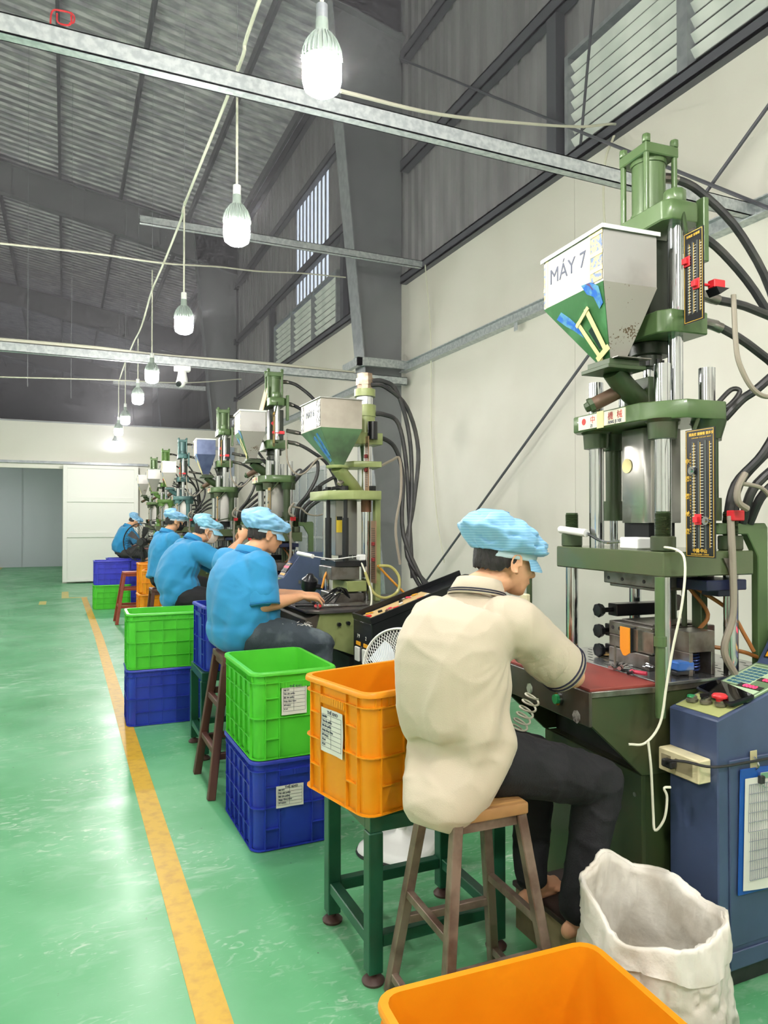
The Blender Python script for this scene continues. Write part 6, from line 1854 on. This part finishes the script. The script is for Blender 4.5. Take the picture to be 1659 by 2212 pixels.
cable('wall_cable', 'thin beige cable hanging down the white wall beside the column', [(XW - .1, 7.95, 4.7), (XW - .05, 7.9, 3.8), (XW - .03, 7.92, 2.6), (XW - .05, 7.75, 1.6), (XW - .08, 7.5, 1.0)], .007, M_CORD)
for i, (x, y, lab) in enumerate(((-2.2, 13, 'leftmost'), (-.62, 14, 'second'), (.1, 15, 'third'))):
    cable('hanger_wire', '%s thin wire hanging from the roof above the back partition' % lab, [(x, y, zroof(x) + .03), (x, y + .3, 3.9)], .004, M_GALVD, 'wire', 'thin wires hanging from the roof', n=5, sm=0)
# dome camera under the beam
t = thing('dome_camera', 'white dome security camera hanging under the beam', 'camera', (1.24, 8.56, 3.30), 0)
MB().box(-.09, .09, -.05, .05, -.06, .0).build('bracket', M_WHITE, t, bev=.008)
MB().cyl((0, 0, -.06), (0, 0, -.12), .045, .055).lathe([(.055, -.12), (.062, -.15), (.062, -.19), (.05, -.2)], (0, 0, 0), 20).build('housing', M_WHITE, t)
MB().ell((-.02, -.02, -.20), .055, .055, .055).build('lens_ball', M_WHITE, t)
MB().cyl((-.04, -.05, -.215), (-.055, -.075, -.23), .03).build('lens', M_BLK, t)
# red strap hook over the first beam
t = thing('strap_hook', 'red metal hook clamped over the long beam at top left', 'hook', at(128, 50, 3.05))
o = t.location
MB().tube([at(104, 88, 3.0) - o, at(103, 62, 3.02) - o, at(106, 16, 3.1) - o, at(128, 14, 3.1) - o, at(152, 22, 3.1) - o, at(154, 38, 3.05) - o, at(145, 42, 3.0) - o], .004, 6).build('hook', M_RED, t)
MB().tube([at(117, 20, 3.12) - o, at(120, 40, 3.1) - o, at(146, 44, 3.1) - o, at(148, 18, 3.12) - o], .004, 6).build('hook_wire', M_RED, t)

# barred window on the right wall far behind, and the frame in the corner
w = struct('window_50', MB().box(XW - .03, XW, 11.9, 14.1, .62, .70).box(XW - .03, XW, 11.9, 14.1, 2.40, 2.48).box(XW - .03, XW, 11.9, 11.98, .7, 2.4).box(XW - .03, XW, 14.02, 14.1, .7, 2.4), M_GALV, smooth=False)
for k, y in enumerate((12.45, 12.97, 13.5)): MB().box(XW - .03, XW, y - .02, y + .02, .7, 2.4).build('mullion', M_GALV, w, smooth=False)
for k, z in enumerate((1.2, 1.85)): MB().box(XW - .028, XW - .002, 11.98, 14.02, z - .02, z + .02).build('rail', M_GALV, w, smooth=False)
for y0, y1 in ((11.98, 12.43), (12.47, 12.95), (12.99, 13.48), (13.52, 14.02)):
    MB().box(XW - .008, XW - .003, y0, y1, .7, 2.4).build('pane', mat('dull_pane', rgb(168, 176, 180), .15, .3), w, smooth=False)
struct('trim_110', MB().box(3.95, 4.07, YB - .06, YB, 0, 3.35).box(3.1, 4.07, YB - .06, YB, 3.35, 3.43), mat('corner_frame', rgb(170, 180, 196), .4), smooth=False)

# white wire from the press down to the socket on the blue console
cable('white_wire', 'white wire hanging from the press to the socket on the blue console', [at(1418, 1180, 2.55), at(1462, 1188, 2.42), at(1479, 1215, 2.38), at(1473, 1300, 2.36), at(1452, 1400, 2.36), at(1438, 1480, 2.36), at(1424, 1560, 2.35), at(1392, 1603, 2.34), at(1356, 1606, 2.34)], .0042, M_CORD, 'wire')
cable('white_wire', 'looped white wire end plugged into the socket box', [at(1398, 1600, 2.335), at(1404, 1660, 2.33), at(1408, 1750, 2.33), at(1412, 1790, 2.32), at(1432, 1765, 2.31), at(1438, 1720, 2.31), at(1432, 1700, 2.31), at(1446, 1698, 2.31)], .0042, M_CORD, 'wire')
# coiled air hose below the table
a, b = at(1152, 1500, 2.48), at(1106, 1600, 2.52)
ax, ay, ad = frame(b - a); pts = []
for k in range(150):
    f = k / 149; q = f * 2 * math.pi * 7.5
    pts.append(a.lerp(b, f) + (ax * math.cos(q) + ay * math.sin(q)) * .027)
pts += [at(1120, 1604, 2.55), at(1140, 1604, 2.58), at(1176, 1600, 2.6)]
cable('coiled_hose', 'white coiled air hose hanging below the near press table', pts, .0036, M_CORD, 'hose', n=6, sm=0)

# tools on the red mat and bed of the near press
ZT = .9475
t = thing('pliers', 'pliers with one black and one pink handle on the red mat', 'pliers', (1.885, 2.02, ZT), math.radians(20))
MB().tube([(0, 0, .006), (-.03, -.012, .008), (-.055, -.012, .008)], .0055, 8).build('black_handle', M_BLK, t)
MB().tube([(.0, .004, .006), (-.012, -.030, .008), (-.010, -.060, .008)], .0075, 8).build('pink_handle', mat('pink_grip', rgb(226, 70, 100), .4), t)
MB().tube([(0, 0, .006), (.02, .01, .006), (.035, .012, .006)], lambda u: .007 - .004 * u, 8).build('jaw', M_RUST, t)
rnd = random.Random(2)
labs = ['longest steel pin lying nearest the pliers', 'steel pin crossing the others at a slant', 'steel pin pointing at the mould', 'steel pin along the mat edge', 'short steel pin under the crossed ones', 'steel pin lying farthest left', 'steel pin half over the bed plate', 'upright steel pin standing on the mat']
for i in range(8):
    x, y = 1.90 + rnd.uniform(-.03, .03), 2.10 + rnd.uniform(-.03, .03); an = rnd.uniform(-.5, 1.2)
    p = Vector((x, y, ZT + .004 + .004 * (i % 3))); d = Vector((math.cos(an), math.sin(an), 0)) * (.032 if i else .045)
    if i == 7: o_ = MB().cyl((1.885, 2.11, ZT), (1.889, 2.112, ZT + .085), .0045, n=10).build('steel_pin', M_RUST)
    else: o_ = MB().cyl(p - d, p + d, .0042, n=10).cyl(p - d * 1.05, p - d * .95, .0075, n=10).build('steel_pin', M_CHROME)
    tag(o_, labs[i], 'pin', 'loose steel pins on the red mat')
rg = MB()
for i in range(9):
    c = Vector((1.965 + rnd.uniform(-.02, .02), 2.02 + rnd.uniform(-.02, .02), .963 + .003 * (i % 4)))
    rg.tube([c + Vector((.010 * math.cos(q), .010 * math.sin(q), .002 * math.sin(q * 2 + i))) for q in [k * .7 for k in range(9)]], .0014, 5, 0, closed=True)
tag(rg.build('wire_rings', M_CHROME), 'small heap of wire rings beside the pliers', 'rings', kind='stuff')
t = thing('clamp_block', 'blue painted steel clamp block on the press bed', 'block', (2.03, 1.93, .950), math.radians(-10))
MB().box(-.035, .035, -.028, .028, .014, .046).build('block', mat('chipped_blue', rgb(56, 108, 184), .35, .1, rgb(110, 130, 160), 20, .5, .65), t, bev=.005)
MB().box(-.04, .04, -.024, .024, .0, .013).build('foot', M_BLACK, t, bev=.003)
t = MB().prism([(0, 0), (.07, .02), (.13, .0), (.12, .05), (.05, .075), (.0, .05)], 'z', 0, .004).build('cardboard_scrap', mat('cardboard', rgb(206, 172, 110), .8))
t.location = (2.05, 2.28, .953); t.rotation_euler = (0, 0, 1.0)
tag(t, 'torn brown cardboard scrap on the press bed at its left tie bar', 'cardboard')
t = thing('switch_post', 'green post with a cream switch box on the far table corner', 'post', (1.735, 2.44, .9375))
MB().cyl((0, 0, 0), (0, 0, .39), .0115, n=12).build('post', M_GREEND, t)
MB().box(-.030, -.008, -.020, .026, .17, .265).build('switch_box', mat('cream_box', rgb(206, 200, 164), .45), t, bev=.004)
t = thing('label_strip', 'white card strip with a yellow tip leaning at the switch post', 'card', (1.70, 2.36, .9375))
RT = Matrix.Rotation(math.radians(10), 4, 'X')
MB().box(-.002, .002, -.016, .016, .05, .17, RT).build('card', M_PAPER, t)
MB().box(-.003, .003, -.017, .017, .165, .18, RT).build('yellow_tip', M_YEL, t, bev=.002)
q = MB()
for k in range(5): q.box(-.003, -.002, -.012, .004, .065 + k * .018, .074 + k * .018, RT)
q.build('printed_mark', M_INK, t, smooth=False)

# tools on the second press table
t = thing('pliers', 'red handled pliers on the second press table', 'pliers', (1.43, 4.22, .957), math.radians(70))
MB().tube([(0, 0, .008), (.04, .016, .01), (.085, .014, .01)], .009, 8).build('red_handle', M_RED, t)
MB().tube([(0, 0, .008), (.04, -.014, .01), (.085, -.010, .01)], .009, 8).build('red_handle', M_RED, t)
MB().tube([(0, 0, .008), (-.03, 0, .008)], lambda u: .010 - .006 * u, 8, 1).build('jaw', M_RUST, t)
t = thing('soldering_tool', 'long dark handled tool lying on the second press table', 'tool', (1.40, 4.32, .957), math.radians(-15))
MB().tube([(-.08, 0, .014), (.0, 0, .014), (.06, 0, .012)], .012, 10).build('handle', M_BLACK, t)
MB().cyl((.06, 0, .012), (.2, 0, .010), .004).build('shaft', M_CHROME, t)
t = thing('red_bottle', 'red bottle held beside the raised hands of the masked worker', 'bottle', (1.50, 6.27, 1.33))
MB().lathe([(.001, 0), (.024, .0), (.025, .09), (.012, .11), (.010, .13), (.001, .131)], (0, 0, 0), 16).build('body', M_RED, t)
# white mains wire down the second press
cable('white_wire', 'white wire hanging from the work light of the second press', [(1.80, 4.44, 1.24), (1.82, 4.40, 1.16), (1.84, 4.34, 1.02), (1.76, 4.18, .93), (1.68, 4.10, .86), (1.64, 4.09, .5), (1.62, 4.08, .2)], .006, M_CORD, 'wire')
# ================================================================== added scattering volume that imitates lens glare
hz = MB().box(X0 + .02, XW - .13, Y0 + .02, Y1 - .02, 2.95, 12.0).build('haze', mat('haze', (1, 1, 1, 1)), smooth=False)
hm = hz.data.materials[0]; nt = hm.node_tree; nt.nodes.clear()
o_ = nt.nodes.new('ShaderNodeOutputMaterial'); v_ = nt.nodes.new('ShaderNodeVolumeScatter')
v_.inputs['Color'].default_value = (.93, .93, 1, 1); v_.inputs['Density'].default_value = 0.03; v_.inputs['Anisotropy'].default_value = 0.5
nt.links.new(v_.outputs[0], o_.inputs['Volume'])
hz['kind'] = 'stuff'; hz['label'] = 'thin bright haze hanging under the roof around the lamps'; hz['category'] = 'haze'
